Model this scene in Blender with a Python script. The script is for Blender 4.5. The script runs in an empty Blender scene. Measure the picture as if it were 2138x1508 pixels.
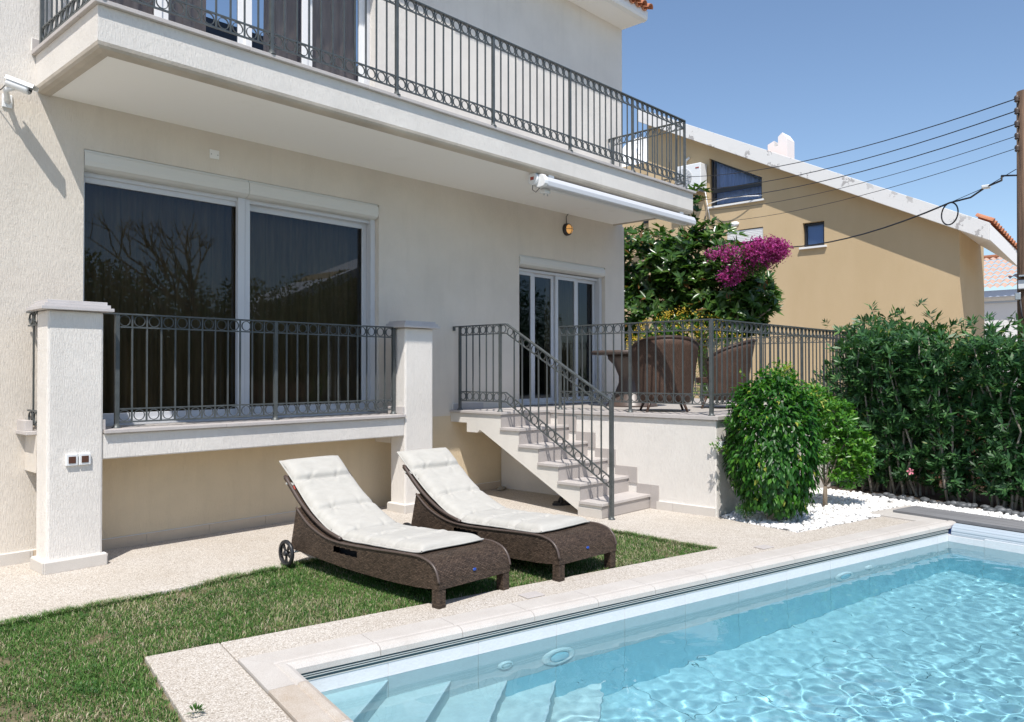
import bpy, math, random
import numpy as np
from mathutils import Vector, Matrix, noise
random.seed(7); RNG = np.random.default_rng(7)
sc = bpy.context.scene
COL = sc.collection
R = math.radians
pi = math.pi
# ------------------------------------------------------------------ camera
cd = bpy.data.cameras.new('camera'); cam = bpy.data.objects.new('camera', cd); COL.objects.link(cam); sc.camera = cam
cd.sensor_width = 36; cd.lens = 1655.07/2138*36; cd.clip_start = .05; cd.clip_end = 600
_y, _p, _r = R(47.158), R(.743), R(-.073)
fw = Vector((math.sin(_y)*math.cos(_p), math.cos(_y)*math.cos(_p), math.sin(_p)))
rt = Vector((math.cos(_y), -math.sin(_y), 0)); up = rt.cross(fw)
rt2 = rt*math.cos(_r)+up*math.sin(_r); up2 = up*math.cos(_r)-rt*math.sin(_r)
m = Matrix((rt2, up2, -fw)).transposed().to_4x4(); m.translation = (-4.641, -6.819, 1.446)
cam.matrix_world = m
# ------------------------------------------------------------------ sky, sun, exposure
SUN = Vector((1.07, 1, -2.45)).normalized()        # direction the light travels
w = bpy.data.worlds.new('World'); sc.world = w; w.use_nodes = True
nt = w.node_tree; bg = nt.nodes['Background']
sky = nt.nodes.new('ShaderNodeTexSky'); sky.sky_type = 'NISHITA'; sky.sun_disc = False
sky.sun_elevation = math.asin(-SUN.z); sky.sun_rotation = math.atan2(-SUN.x, -SUN.y)
sky.air_density = 1.0; sky.dust_density = .5; sky.ozone_density = 2.6
nt.links.new(sky.outputs[0], bg.inputs[0]); bg.inputs[1].default_value = .108
sl = bpy.data.lights.new('sun', 'SUN'); sl.energy = 3.6; sl.angle = R(.5); sl.color = (1, .955, .9)
so = bpy.data.objects.new('sun', sl); COL.objects.link(so); so.rotation_euler = SUN.to_track_quat('-Z', 'Y').to_euler()
so.location = (-8, -8, 14)
sl.cycles.is_caustics_light = True
sc.view_settings.view_transform = 'Standard'; sc.view_settings.look = 'None'
sc.view_settings.exposure = .58; sc.view_settings.gamma = 1
sc.render.engine = 'CYCLES'; sc.cycles.use_denoising = True
sc.cycles.max_bounces = 10; sc.cycles.transparent_max_bounces = 24; sc.cycles.diffuse_bounces = 4
sc.cycles.sample_clamp_indirect = 6

# ------------------------------------------------------------------ node helpers
def mk(name, color=(.5, .5, .5), rough=.6, metal=0, spec=.5):
    m = bpy.data.materials.new(name); m.use_nodes = True
    b = m.node_tree.nodes['Principled BSDF']
    b.inputs['Base Color'].default_value = (*color, 1); b.inputs['Roughness'].default_value = rough
    b.inputs['Metallic'].default_value = metal; b.inputs['Specular IOR Level'].default_value = spec
    return m
class NT:
    def __init__(s, m): s.m = m; s.t = m.node_tree; s.b = s.t.nodes.get('Principled BSDF'); s.tc = None
    def n(s, typ, **k):
        x = s.t.nodes.new(typ)
        for a, v in k.items():
            if hasattr(x, a) and not a.startswith('i_'): setattr(x, a, v)
            else: x.inputs[a.replace('i_', '').replace('_', ' ')].default_value = v
        return x
    def l(s, a, b): s.t.links.new(a, b)
    def co(s, scale=(1, 1, 1), kind='Object', rot=(0, 0, 0)):
        if not s.tc: s.tc = s.t.nodes.new('ShaderNodeTexCoord')
        mp = s.t.nodes.new('ShaderNodeMapping'); mp.inputs['Scale'].default_value = scale; mp.inputs['Rotation'].default_value = rot
        s.l(s.tc.outputs[kind], mp.inputs[0]); return mp.outputs[0]
    def noise(s, scale, co, detail=4, rough=.55):
        x = s.n('ShaderNodeTexNoise'); x.inputs['Scale'].default_value = scale; x.inputs['Detail'].default_value = detail; x.inputs['Roughness'].default_value = rough
        s.l(co, x.inputs['Vector']); return x.outputs['Fac']
    def ramp(s, f, stops):
        x = s.t.nodes.new('ShaderNodeValToRGB'); e = x.color_ramp.elements
        while len(e) < len(stops): e.new(.5)
        for i, (p, c) in enumerate(stops):
            e[i].position = p; e[i].color = (*c, 1) if len(c) == 3 else c
        s.l(f, x.inputs[0]); return x.outputs[0]
    def mix(s, f, a, b, mode='MIX'):
        x = s.t.nodes.new('ShaderNodeMix'); x.data_type = 'RGBA'; x.blend_type = mode
        if isinstance(f, (int, float)): x.inputs[0].default_value = f
        else: s.l(f, x.inputs[0])
        for k, v in ((6, a), (7, b)):
            if isinstance(v, tuple): x.inputs[k].default_value = (*v, 1)
            else: s.l(v, x.inputs[k])
        return x.outputs[2]
    def math(s, op, a, b=0.):
        x = s.t.nodes.new('ShaderNodeMath'); x.operation = op
        for k, v in ((0, a), (1, b)):
            if isinstance(v, (int, float)): x.inputs[k].default_value = v
            else: s.l(v, x.inputs[k])
        return x.outputs[0]
    def bump(s, h, strength=.5, dist=.01, normal=None):
        x = s.t.nodes.new('ShaderNodeBump'); x.inputs['Strength'].default_value = strength; x.inputs['Distance'].default_value = dist
        s.l(h, x.inputs['Height'])
        if normal: s.l(normal, x.inputs['Normal'])
        s.l(x.outputs[0], s.b.inputs['Normal']); return x.outputs[0]
    def color(s, c): s.l(c, s.b.inputs['Base Color'])
    def attr(s, name='rnd'):
        x = s.t.nodes.new('ShaderNodeAttribute'); x.attribute_name = name; return x

def stucco(name, c, streak=.05, groove=.5, dirt=None):
    m = mk(name, c, .88, spec=.25); t = NT(m)
    co = t.co()
    big = t.noise(1.3, co, 5, .6)
    run = t.noise(3.0, t.co((2.2, 2.2, .25)), 4, .6)
    c0 = tuple(x*(1-streak*1.6) for x in c); c1 = tuple(min(1, x*(1+streak)) for x in c)
    a = t.ramp(big, [(.3, c0), (.7, c1)])
    a = t.mix(t.math('MULTIPLY', t.ramp(run, [(.52, (0, 0, 0)), (.74, (1, 1, 1))]), .3), a, dirt or tuple(x*.8 for x in c))
    t.color(a)
    g = t.noise(120, t.co((1.5, 1.5, .13)), 3, .6)
    g = t.ramp(g, [(.34, (0, 0, 0)), (.52, (1, 1, 1)), (1, (1, 1, 1))])
    f = t.noise(70, co, 4, .7)
    h = t.math('ADD', t.math('MULTIPLY', g, groove), t.math('MULTIPLY', f, .8))
    t.bump(h, .85, .0036)
    return m
M = {}
M['stucco'] = stucco('stucco', (.76, .72, .665))
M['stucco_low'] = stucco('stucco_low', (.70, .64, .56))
M['stucco_cream'] = stucco('stucco_cream', (.70, .575, .40), .06)
M['stucco_smooth'] = stucco('stucco_smooth', (.72, .685, .625), .04, .15)
m = mk('ceiling_paint', (.88, .87, .84), .8); t = NT(m); co = t.co()
t.color(t.mix(t.ramp(t.noise(2, co, 6, .7), [(.6, (0, 0, 0)), (.75, (.35, .35, .35))]), (.90, .885, .85), (.76, .72, .64))); t.bump(t.noise(14, co), .15, .004); M['ceiling'] = m
M['band'] = stucco('band_render', (.56, .50, .42), .16, .3, (.36, .31, .24))
# tan house
m = mk('tan_render', (.47, .335, .19), .9, spec=.2); t = NT(m); co = t.co()
t.color(t.mix(t.ramp(t.noise(.8, t.co((1, 1, .4)), 5, .6), [(.35, (0, 0, 0)), (.7, (1, 1, 1))]), (.525, .395, .235), (.58, .445, .275))); t.bump(t.noise(26, t.co((1, 1, 2.2)), 5, .7), .22, .012); M['tan'] = m
m = mk('peeling_white', (.78, .76, .73), .8); t = NT(m); co = t.co()
v = t.n('ShaderNodeTexVoronoi', feature='DISTANCE_TO_EDGE'); v.inputs['Scale'].default_value = 3.2; wob = t.noise(2.5, co, 5, .7)
mp = t.mix(.25, co, wob); t.l(mp, v.inputs['Vector'])
cr = t.ramp(v.outputs['Distance'], [(.0, (1, 1, 1)), (.006, (0, 0, 0))])
flake = t.ramp(t.noise(3.4, co, 6, .62), [(.585, (0, 0, 0)), (.60, (1, 1, 1))])
reg = t.ramp(t.noise(.55, co, 2), [(.38, (0, 0, 0)), (.5, (1, 1, 1))])
c_ = t.mix(t.math('MULTIPLY', cr, .35), (.76, .745, .72), (.45, .43, .4)); t.color(t.mix(t.math('MULTIPLY', flake, reg), c_, (.42, .40, .385))); M['peel'] = m
M['white_wall'] = mk('white_wall', (.80, .79, .775), .8)
# stone
def stone(name, c, c2, sc_=1., rough=.6, grain=220., bumpk=.2):
    m = mk(name, c, rough, spec=.35); t = NT(m); co = t.co()
    a = t.ramp(t.noise(3*sc_, co, 6, .65), [(.3, c), (.72, c2)])
    g = t.ramp(t.noise(grain, co, 2, .5), [(.38, tuple(x*.8 for x in c)), (.6, c2)])
    t.color(t.mix(.35, a, g)); t.bump(t.noise(90, co, 4, .6), bumpk, .003); return m
M['coping'] = stone('coping_stone', (.47, .43, .39), (.59, .56, .52), 1.2)
M['coping_stain'] = stone('coping_stone_stained', (.40, .32, .24), (.58, .54, .49), 1.6)
M['granite'] = stone('pale_granite', (.46, .42, .395), (.56, .525, .50), 2, .5, 300)
M['granite_dark'] = stone('riser_granite', (.38, .345, .32), (.46, .42, .395), 2, .6, 320)
M['cap'] = stone('cap_granite', (.50, .47, .46), (.60, .57, .56), 2, .55, 300)
M['skirt'] = stone('skirting_tile', (.56, .52, .47), (.62, .58, .53), 2, .45, 260, .05)
M['skirt_cream'] = stone('cream_skirting_tile', (.56, .45, .33), (.64, .52, .39), 2, .5, 260, .05)
M['grout'] = mk('grout', (.78, .76, .72), .9)
M['pave_tile'] = stone('terrace_tile', (.42, .385, .35), (.50, .465, .43), 2, .55, 260, .05)
# pebble wash concrete
m = mk('pebble_concrete', (.5, .45, .38), .85, spec=.25); t = NT(m); co = t.co()
v = t.n('ShaderNodeTexVoronoi', feature='F1'); v.inputs['Scale'].default_value = 150; t.l(co, v.inputs['Vector'])
cc = t.ramp(t.n('ShaderNodeSeparateColor').outputs[0], [(0, (.30, .25, .20)), (1, (1, 1, 1))]) if 0 else None
sep = t.t.nodes.new('ShaderNodeSeparateColor'); t.l(v.outputs['Color'], sep.inputs[0])
peb = t.ramp(sep.outputs[0], [(0, (.36, .315, .27)), (.14, (.54, .49, .425)), (.55, (.64, .595, .535)), (1, (.74, .705, .65))])
ed = t.ramp(v.outputs['Distance'], [(.3, (1, 1, 1)), (.62, (.72, .7, .68))])
peb = t.mix(1., peb, ed, 'MULTIPLY')
st = t.ramp(t.noise(1.1, co, 6, .65), [(.3, (.90, .88, .85)), (.6, (1.0, 1.0, 1.0))])
rust = t.ramp(t.noise(2.1, co, 4, .6), [(.68, (0, 0, 0)), (.76, (1, 1, 1))])
peb = t.mix(1., peb, st, 'MULTIPLY'); t.color(t.mix(t.math('MULTIPLY', rust, .18), peb, (.48, .32, .16)))
t.bump(t.math('SUBTRACT', 1., v.outputs['Distance']), .55, .004); M['pebble'] = m
# pool surfaces
def pool_mat(name, c, c2):
    m = mk(name, c, .55, spec=.3); t = NT(m); co = t.co()
    a = t.ramp(t.noise(5, co, 6, .65), [(.3, c), (.7, c2)])
    g = t.ramp(t.noise(40, t.co((1, 1, 3)), 4, .6), [(.35, tuple(x*.9 for x in c)), (.65, c2)])
    t.color(t.mix(.4, a, g)); t.bump(t.noise(60, co, 4), .15, .003); return m
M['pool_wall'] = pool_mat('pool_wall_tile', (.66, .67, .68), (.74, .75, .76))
M['pool_floor'] = pool_mat('pool_floor_water_tint', (.46, .63, .68), (.55, .71, .75))  # grey tile with the water's blue absorption put into its colour
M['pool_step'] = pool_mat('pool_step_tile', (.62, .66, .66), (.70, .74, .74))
M['pool_water_tint'] = pool_mat('pool_wall_water_tint', (.42, .68, .77), (.50, .75, .83))  # teal of light passing through deep water, put into the tile colour
M['joint'] = mk('pool_joint', (.10, .22, .26), .8)
M['white_plastic'] = mk('white_plastic', (.78, .79, .79), .35)
M['white_paint'] = mk('white_paint', (.80, .80, .79), .4)
M['awning_white'] = mk('awning_white', (.60, .61, .63), .35)
M['white_alu'] = mk('white_frame', (.60, .61, .63), .4)
M['shutter'] = mk('shutter_box', (.66, .65, .61), .5)
M['black_plastic'] = mk('black_plastic', (.018, .019, .022), .38)
M['dark'] = mk('dark_void', (.012, .013, .015), .9)
M['dark_frame'] = mk('dark_frame', (.02, .021, .025), .35)
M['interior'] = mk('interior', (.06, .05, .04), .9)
m = mk('wrought_metal', (.085, .095, .095), .42, .3); t = NT(m); co = t.co(); t.color(t.ramp(t.noise(12, co, 5), [(.3, (.075, .085, .085)), (.7, (.115, .125, .125))])); t.bump(t.noise(150, co, 2), .12, .002); M['iron'] = m
M['track'] = mk('track_metal', (.06, .11, .125), .45, .2)
M['track_line'] = mk('track_lip', (.50, .52, .50), .4, .1)
M['steel'] = mk('steel', (.55, .56, .57), .3, .9)
M['blue_badge'] = mk('blue_badge', (.02, .06, .28), .25)
M['rubber'] = mk('black_rubber', (.03, .03, .033), .6)
def glassmat(name, tint, ior=1.62, k=1.25):
    m = mk(name, (1, 1, 1), .02); t = NT(m); t.t.nodes.remove(t.b)
    fr = t.n('ShaderNodeFresnel'); fr.inputs[0].default_value = ior
    tr = t.n('ShaderNodeBsdfTransparent'); tr.inputs[0].default_value = (*tint, 1)
    gl = t.n('ShaderNodeBsdfGlossy'); gl.inputs['Roughness'].default_value = .008; gl.inputs[0].default_value = (.74, .84, 1, 1)
    mx = t.n('ShaderNodeMixShader'); t.l(t.math('MULTIPLY', fr.outputs[0], k), mx.inputs[0]); t.l(tr.outputs[0], mx.inputs[1]); t.l(gl.outputs[0], mx.inputs[2])
    t.l(mx.outputs[0], t.t.nodes['Material Output'].inputs[0]); return m
M['glass'] = glassmat('glass_pane', (.52, .52, .51), 1.52, .95); M['glass_clear'] = glassmat('clear_glass_pane', (.86, .87, .88), 1.5, .9)
def fabric(name, c, c2, sc_=(1, 1, 1)):
    m = mk(name, c, .9, spec=.15); t = NT(m); t.color(t.ramp(t.noise(7, t.co((3, 3, .3)), 4), [(.3, c), (.7, c2)])); return m
M['curtain_dark'] = fabric('olive_curtain', (.22, .17, .095), (.36, .275, .155))
M['curtain'] = fabric('brown_curtain', (.36, .28, .23), (.54, .44, .37))
# cushion
m = mk('cushion_fabric', (.74, .745, .72), .85, spec=.2); t = NT(m); co = t.co()
t.b.inputs['Sheen Weight'].default_value = .15
h = t.noise(9, t.co((1, 2.5, 1)), 5, .6); wv = t.noise(900, co, 1); t.color(t.ramp(h, [(.3, (.43, .415, .375)), (.7, (.48, .465, .425))]))
t.bump(t.math('ADD', t.math('MULTIPLY', h, .8), t.math('MULTIPLY', wv, .05)), .35, .02); M['cushion'] = m
# wicker
def wicker(name, cols, s=1.):
    m = mk(name, cols[0], .5, spec=.28); t = NT(m); co = t.co((1, 1, 1), 'UV')
    b = t.n('ShaderNodeTexBrick'); b.offset = .5; b.inputs['Scale'].default_value = 1; b.inputs['Brick Width'].default_value = .017*s
    b.inputs['Row Height'].default_value = .0065*s; b.inputs['Mortar Size'].default_value = .0012*s; b.inputs['Mortar Smooth'].default_value = .6
    b.inputs['Color1'].default_value = (*cols[1], 1); b.inputs['Color2'].default_value = (*cols[2], 1); b.inputs['Mortar'].default_value = (*cols[0], 1)
    t.l(co, b.inputs['Vector'])
    n_ = t.noise(260/s, t.co((.35, 1, 1), 'UV'), 2); c = t.mix(.22, b.outputs[0], t.ramp(n_, [(.35, cols[0]), (.65, cols[3])]))
    big = t.ramp(t.noise(5, t.co((1, 1, 1), 'UV'), 3), [(.3, (.8, .8, .8)), (.7, (1.12, 1.1, 1.08))]); t.color(t.mix(1., c, big, 'MULTIPLY'))
    # rounded strands
    t.bump(t.math('MULTIPLY', b.outputs['Fac'], -1.), .9, .004); return m
M['wicker'] = wicker('brown_wicker', [(.006, .004, .0035), (.028, .018, .013), (.12, .083, .060), (.24, .17, .12)], 1.45)
M['wicker_chair'] = wicker('armchair_wicker', [(.03, .017, .012), (.10, .058, .04), (.15, .09, .065), (.19, .12, .09)], 1.6)
M['wicker_trim'] = mk('wicker_trim', (.085, .062, .052), .4)
# foliage
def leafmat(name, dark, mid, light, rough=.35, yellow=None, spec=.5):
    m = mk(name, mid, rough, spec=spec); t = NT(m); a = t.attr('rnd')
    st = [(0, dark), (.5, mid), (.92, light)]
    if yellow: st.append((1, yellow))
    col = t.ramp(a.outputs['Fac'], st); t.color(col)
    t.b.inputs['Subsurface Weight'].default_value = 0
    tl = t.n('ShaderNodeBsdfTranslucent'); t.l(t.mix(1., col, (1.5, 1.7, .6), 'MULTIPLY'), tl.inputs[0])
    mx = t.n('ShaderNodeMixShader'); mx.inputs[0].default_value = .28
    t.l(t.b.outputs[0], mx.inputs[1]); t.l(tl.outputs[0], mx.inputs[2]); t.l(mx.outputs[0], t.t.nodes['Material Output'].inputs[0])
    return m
M['ficus'] = leafmat('ficus_leaf', (.010, .045, .008), (.027, .115, .013), (.11, .28, .03), .40, (.30, .33, .05), .35)
M['citrus'] = leafmat('citrus_leaf', (.03, .11, .012), (.07, .21, .022), (.17, .35, .05), .35, (.38, .40, .09))
M['oleander'] = leafmat('oleander_leaf', (.018, .055, .022), (.046, .13, .040), (.12, .25, .075), .42, (.20, .24, .05), .4)
M['magnolia'] = leafmat('magnolia_leaf', (.020, .055, .012), (.055, .125, .025), (.15, .235, .055), .24, (.16, .085, .03))
M['bract'] = leafmat('magenta_bract', (.20, .012, .115), (.38, .03, .23), (.58, .08, .40), .6)
M['yellow_flower'] = leafmat('yellow_flower', (.45, .28, .02), (.6, .40, .03), (.7, .55, .08), .6)
M['fine_leaf'] = leafmat('fine_leaf', (.03, .09, .02), (.06, .16, .03), (.12, .24, .06), .5)
m = mk('grass', (.1, .2, .05), .6, spec=.25); t = NT(m)
col = t.ramp(t.attr('rnd').outputs['Fac'], [(0, (.036, .105, .020)), (.35, (.082, .19, .036)), (.62, (.16, .29, .075)), (.72, (.28, .32, .12)), (.85, (.44, .38, .24)), (1, (.58, .51, .38))])
t.color(col); tl = t.n('ShaderNodeBsdfTranslucent'); t.l(col, tl.inputs[0]); mx = t.n('ShaderNodeMixShader'); mx.inputs[0].default_value = .25
t.l(t.b.outputs[0], mx.inputs[1]); t.l(tl.outputs[0], mx.inputs[2]); t.l(mx.outputs[0], t.t.nodes['Material Output'].inputs[0]); M['grass'] = m
m = mk('soil', (.14, .10, .06), .95); t = NT(m); t.color(t.ramp(t.noise(9, t.co(), 6, .7), [(.3, (.05, .06, .025)), (.55, (.16, .13, .07)), (.75, (.33, .27, .2))])); t.bump(t.noise(60, t.co()), .6, .01); M['soil'] = m
m = mk('bark', (.2, .16, .12), .9); t = NT(m); t.color(t.ramp(t.noise(20, t.co((1, 1, .2)), 5, .7), [(.3, (.11, .08, .055)), (.7, (.30, .25, .19))])); t.bump(t.noise(40, t.co((1, 1, .2))), .6, .01); M['bark'] = m
M['bark_pale'] = stone('pale_bark', (.26, .23, .18), (.40, .36, .30), 4, .9, 60)
m = mk('pole_wood', (.15, .085, .05), .85); t = NT(m); t.color(t.ramp(t.noise(16, t.co((1, 1, .06)), 6, .7), [(.3, (.055, .033, .022)), (.5, (.15, .09, .055)), (.75, (.26, .17, .11))])); t.bump(t.noise(25, t.co((1, 1, .05)), 5, .7), .9, .02); M['pole'] = m
m = mk('deck_wood', (.2, .2, .2), .75); t = NT(m); t.color(t.ramp(t.noise(22, t.co((1, .06, 1)), 5, .7), [(.3, (.13, .13, .135)), (.7, (.25, .25, .255))])); t.bump(t.noise(40, t.co((1, .05, 1))), .4, .004); M['deck'] = m
m = mk('white_pebble', (.8, .79, .77), .55); t = NT(m); t.color(t.ramp(t.attr('rnd').outputs['Fac'], [(0, (.62, .60, .57)), (.3, (.78, .77, .75)), (1, (.86, .855, .84))])); t.bump(t.noise(60, t.co()), .3, .004); M['white_pebble'] = m
m = mk('black_pebble', (.06, .065, .07), .5); t = NT(m); t.color(t.ramp(t.noise(9, t.co(), 4), [(.3, (.05, .055, .062)), (.7, (.16, .165, .17))])); M['black_pebble'] = m
def clay(name, a, b):
    m = mk(name, a, .85); t = NT(m); t.color(t.ramp(t.noise(6, t.co(), 5, .7), [(.3, a), (.7, b)])); t.bump(t.noise(50, t.co()), .3, .005); return m
M['clay'] = clay('clay_tile', (.38, .13, .06), (.52, .24, .13)); M['clay_pale'] = clay('pale_clay_tile', (.40, .30, .25), (.55, .36, .27))
M['slat'] = mk('pool_cover_slat', (.42, .48, .53), .4); M['slat_blue'] = mk('pool_cover_slat_blue', (.04, .10, .32), .3)
M['wire'] = mk('cable_black', (.012, .014, .02), .5)
m = mk('lamp_glass', (.75, .42, .14), .25); m.node_tree.nodes['Principled BSDF'].inputs['Emission Color'].default_value = (1, .50, .16, 1); m.node_tree.nodes['Principled BSDF'].inputs['Emission Strength'].default_value = .28; M['amber'] = m
M['brown_leg'] = mk('brown_leg', (.07, .04, .028), .35)
M['window_blue'] = mk('frosted_blind', (.30, .48, .80), .4)
M['hedge_ground'] = mk('garden_soil', (.07, .05, .035), .95)
M['asphalt'] = mk('plain_ground', (.38, .33, .27), .95)
M['fruit'] = mk('green_fruit', (.35, .55, .12), .35)
M['red_print'] = mk('red_print', (.35, .06, .04), .5)

# ------------------------------------------------------------------ mesh helpers
class MB:
    def __init__(s): s.v = []; s.f = []; s.sm = []
    def add(s, vs, fs, smooth=False, mtx=None):
        o = len(s.v)
        s.v += [tuple(mtx @ Vector(p)) if mtx else tuple(p) for p in vs]
        s.f += [tuple(i+o for i in f) for f in fs]; s.sm += [smooth]*len(fs); return s
    def box(s, x0, x1, y0, y1, z0, z1, mtx=None):
        return s.add([(x0, y0, z0), (x1, y0, z0), (x1, y1, z0), (x0, y1, z0), (x0, y0, z1), (x1, y0, z1), (x1, y1, z1), (x0, y1, z1)],
                     [(3, 2, 1, 0), (4, 5, 6, 7), (0, 1, 5, 4), (1, 2, 6, 5), (2, 3, 7, 6), (3, 0, 4, 7)], mtx=mtx)
    def prism(s, poly, h0, h1, axis='z', mtx=None, smooth=False):
        n = len(poly)
        def P(p, h): return (p[0], p[1], h) if axis == 'z' else (h, p[0], p[1]) if axis == 'x' else (p[0], h, p[1])
        vs = [P(p, h0) for p in poly]+[P(p, h1) for p in poly]
        # orientation
        ar = sum(poly[i][0]*poly[(i+1) % n][1]-poly[(i+1) % n][0]*poly[i][1] for i in range(n))
        if axis == 'y': ar = -ar
        fl = (ar > 0) == (h1 > h0)
        fs = [tuple(range(n))[::-1], tuple(range(n, 2*n))]+[(i, (i+1) % n, (i+1) % n+n, i+n) for i in range(n)]
        if not fl: fs = [f[::-1] for f in fs]
        s.add(vs, fs, mtx=mtx)
        if smooth: s.sm[-n:] = [True]*n
        return s
    def tube(s, pts, r, n=8, cap=True, smooth=True):
        pts = [Vector(p) for p in pts]; k = len(pts)
        rs = r if isinstance(r, (list, tuple)) else [r]*k
        vs = []; nrm = None
        for i in range(k):
            d = (pts[min(i+1, k-1)]-pts[max(i-1, 0)]).normalized()
            if nrm is None:
                a = Vector((0, 0, 1)) if abs(d.z) < .9 else Vector((1, 0, 0)); nrm = d.cross(a).normalized()
            else: nrm = (nrm-d*nrm.dot(d)).normalized()
            b = d.cross(nrm)
            for j in range(n):
                t = 2*pi*j/n; vs.append(pts[i]+(nrm*math.cos(t)+b*math.sin(t))*rs[i])
        fs = [(i*n+j, i*n+(j+1) % n, (i+1)*n+(j+1) % n, (i+1)*n+j) for i in range(k-1) for j in range(n)]
        if cap: fs += [tuple(range(n))[::-1], tuple((k-1)*n+j for j in range(n))]
        return s.add(vs, fs, smooth)
    def bar(s, a, b, wx, wy, up=Vector((0, 0, 1))):          # rectangular bar from a to b; wx wide sideways, wy thick in 'up'
        a = Vector(a); b = Vector(b); d = (b-a).normalized(); sd = d.cross(up)
        if sd.length < 1e-4: sd = Vector((1, 0, 0))
        sd.normalize(); u = sd.cross(d)
        vs = [p+sd*sx*wx/2+u*sy*wy/2 for p in (a, b) for sx, sy in ((-1, -1), (1, -1), (1, 1), (-1, 1))]
        return s.add(vs, [(0, 1, 2, 3), (7, 6, 5, 4), (0, 4, 5, 1), (1, 5, 6, 2), (2, 6, 7, 3), (3, 7, 4, 0)])
    def lathe(s, prof, c=(0, 0, 0), n=20, mtx=None, smooth=True, cap=True):
        vs = []; k = len(prof)
        for r, z in prof:
            for j in range(n):
                t = 2*pi*j/n; vs.append((c[0]+r*math.cos(t), c[1]+r*math.sin(t), c[2]+z))
        fs = [(i*n+j, i*n+(j+1) % n, (i+1)*n+(j+1) % n, (i+1)*n+j) for i in range(k-1) for j in range(n)]
        if cap: fs += [tuple(range(n))[::-1], tuple((k-1)*n+j for j in range(n))]
        return s.add(vs, fs, smooth, mtx)
    def mesh(s, name, mat, origin=(0, 0, 0)):
        me = bpy.data.meshes.new(name); ox, oy, oz = origin
        me.from_pydata([(x-ox, y-oy, z-oz) for x, y, z in s.v], [], s.f)
        me.polygons.foreach_set('use_smooth', s.sm); me.materials.append(mat); me.update(); return me
    def build(s, name, mat, parent=None, world=True, kind=None, bevel=0, recalc=False):
        org = (0, 0, 0)
        if parent is not None and world:
            r = parent
            while r.parent: r = r.parent
            org = tuple(r.location)
        me = s.mesh(name, mat, org)
        o = bpy.data.objects.new(name, me); COL.objects.link(o)
        if parent is not None: o.parent = parent
        if kind: o['kind'] = kind
        if bevel:
            b = o.modifiers.new('bevel', 'BEVEL'); b.width = bevel; b.segments = 2; b.limit_method = 'ANGLE'; b.angle_limit = R(40)
        return o
def thing(name, label, cat, loc=(0, 0, 0), rz=0, group=None):
    o = bpy.data.objects.new(name, None); o.empty_display_size = .2; COL.objects.link(o); o.location = loc; o.rotation_euler = (0, 0, rz)
    o['label'] = label; o['category'] = cat
    if group: o['group'] = group
    return o
def tag(o, label, cat, group=None):
    o['label'] = label; o['category'] = cat
    if group: o['group'] = group
    return o
def inst(me, name, parent, mtx, label=None):
    o = bpy.data.objects.new(name, me); COL.objects.link(o); o.parent = parent; o.matrix_local = mtx; return o
def box_uv(me):
    uv = me.uv_layers.new(name='UVMap')
    for p in me.polygons:
        n = p.normal; ax = max(range(3), key=lambda i: abs(n[i]))
        for li in p.loop_indices:
            c = me.vertices[me.loops[li].vertex_index].co
            uv.data[li].uv = (c.y, c.z) if ax == 0 else (c.x, c.z) if ax == 1 else (c.x, c.y)
def set_rnd(me, vals):
    a = me.attributes.new('rnd', 'FLOAT', 'POINT'); a.data.foreach_set('value', np.asarray(vals, dtype=np.float32))
def np_mesh(name, V, F, mat, rnd=None, smooth=False, parent=None, kind=None):
    me = bpy.data.meshes.new(name); V = np.asarray(V, np.float32); F = np.asarray(F, np.int32); k = F.shape[1]
    me.vertices.add(len(V)); me.vertices.foreach_set('co', V.ravel())
    me.loops.add(F.size); me.loops.foreach_set('vertex_index', F.ravel())
    me.polygons.add(len(F)); me.polygons.foreach_set('loop_start', np.arange(0, F.size, k, dtype=np.int32)); me.polygons.foreach_set('loop_total', np.full(len(F), k, np.int32))
    me.polygons.foreach_set('use_smooth', np.full(len(F), smooth))
    me.materials.append(mat); me.update(calc_edges=True); me.validate()
    if rnd is not None: set_rnd(me, rnd)
    o = bpy.data.objects.new(name, me); COL.objects.link(o)
    if parent is not None: o.parent = parent
    if kind: o['kind'] = kind
    return o
# pool frame: +a runs along the pool towards the hedge, +b towards the house
PO = Vector((-2.533, -3.309, 0)); TH = R(-12.48); ca, sa = math.cos(TH), math.sin(TH)
def PW(a, b, z=0): return Vector((PO.x+ca*a-sa*b, PO.y+sa*a+ca*b, z))
def to_ab(x, y):
    dx = x-PO.x; dy = y-PO.y; return ca*dx+sa*dy, -sa*dx+ca*dy
def struct(o): o['kind'] = 'structure'; return o
# ================================================================== GROUND
mb = MB()
Hp = (-.165, 6.6, -4.6, .17)          # hole for the pool (pool frame)
far = 250
c4 = [PW(Hp[0], Hp[2]), PW(Hp[1], Hp[2]), PW(Hp[1], Hp[3]), PW(Hp[0], Hp[3])]
o4 = [PW(-far, -far), PW(far, -far), PW(far, far), PW(-far, far)]
vs = [(p.x, p.y, -.06) for p in c4+o4]
mb.add(vs, [(4, 5, 1, 0), (5, 6, 2, 1), (6, 7, 3, 2), (7, 4, 0, 3)])
struct(mb.build('ground', M['asphalt']))
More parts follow.
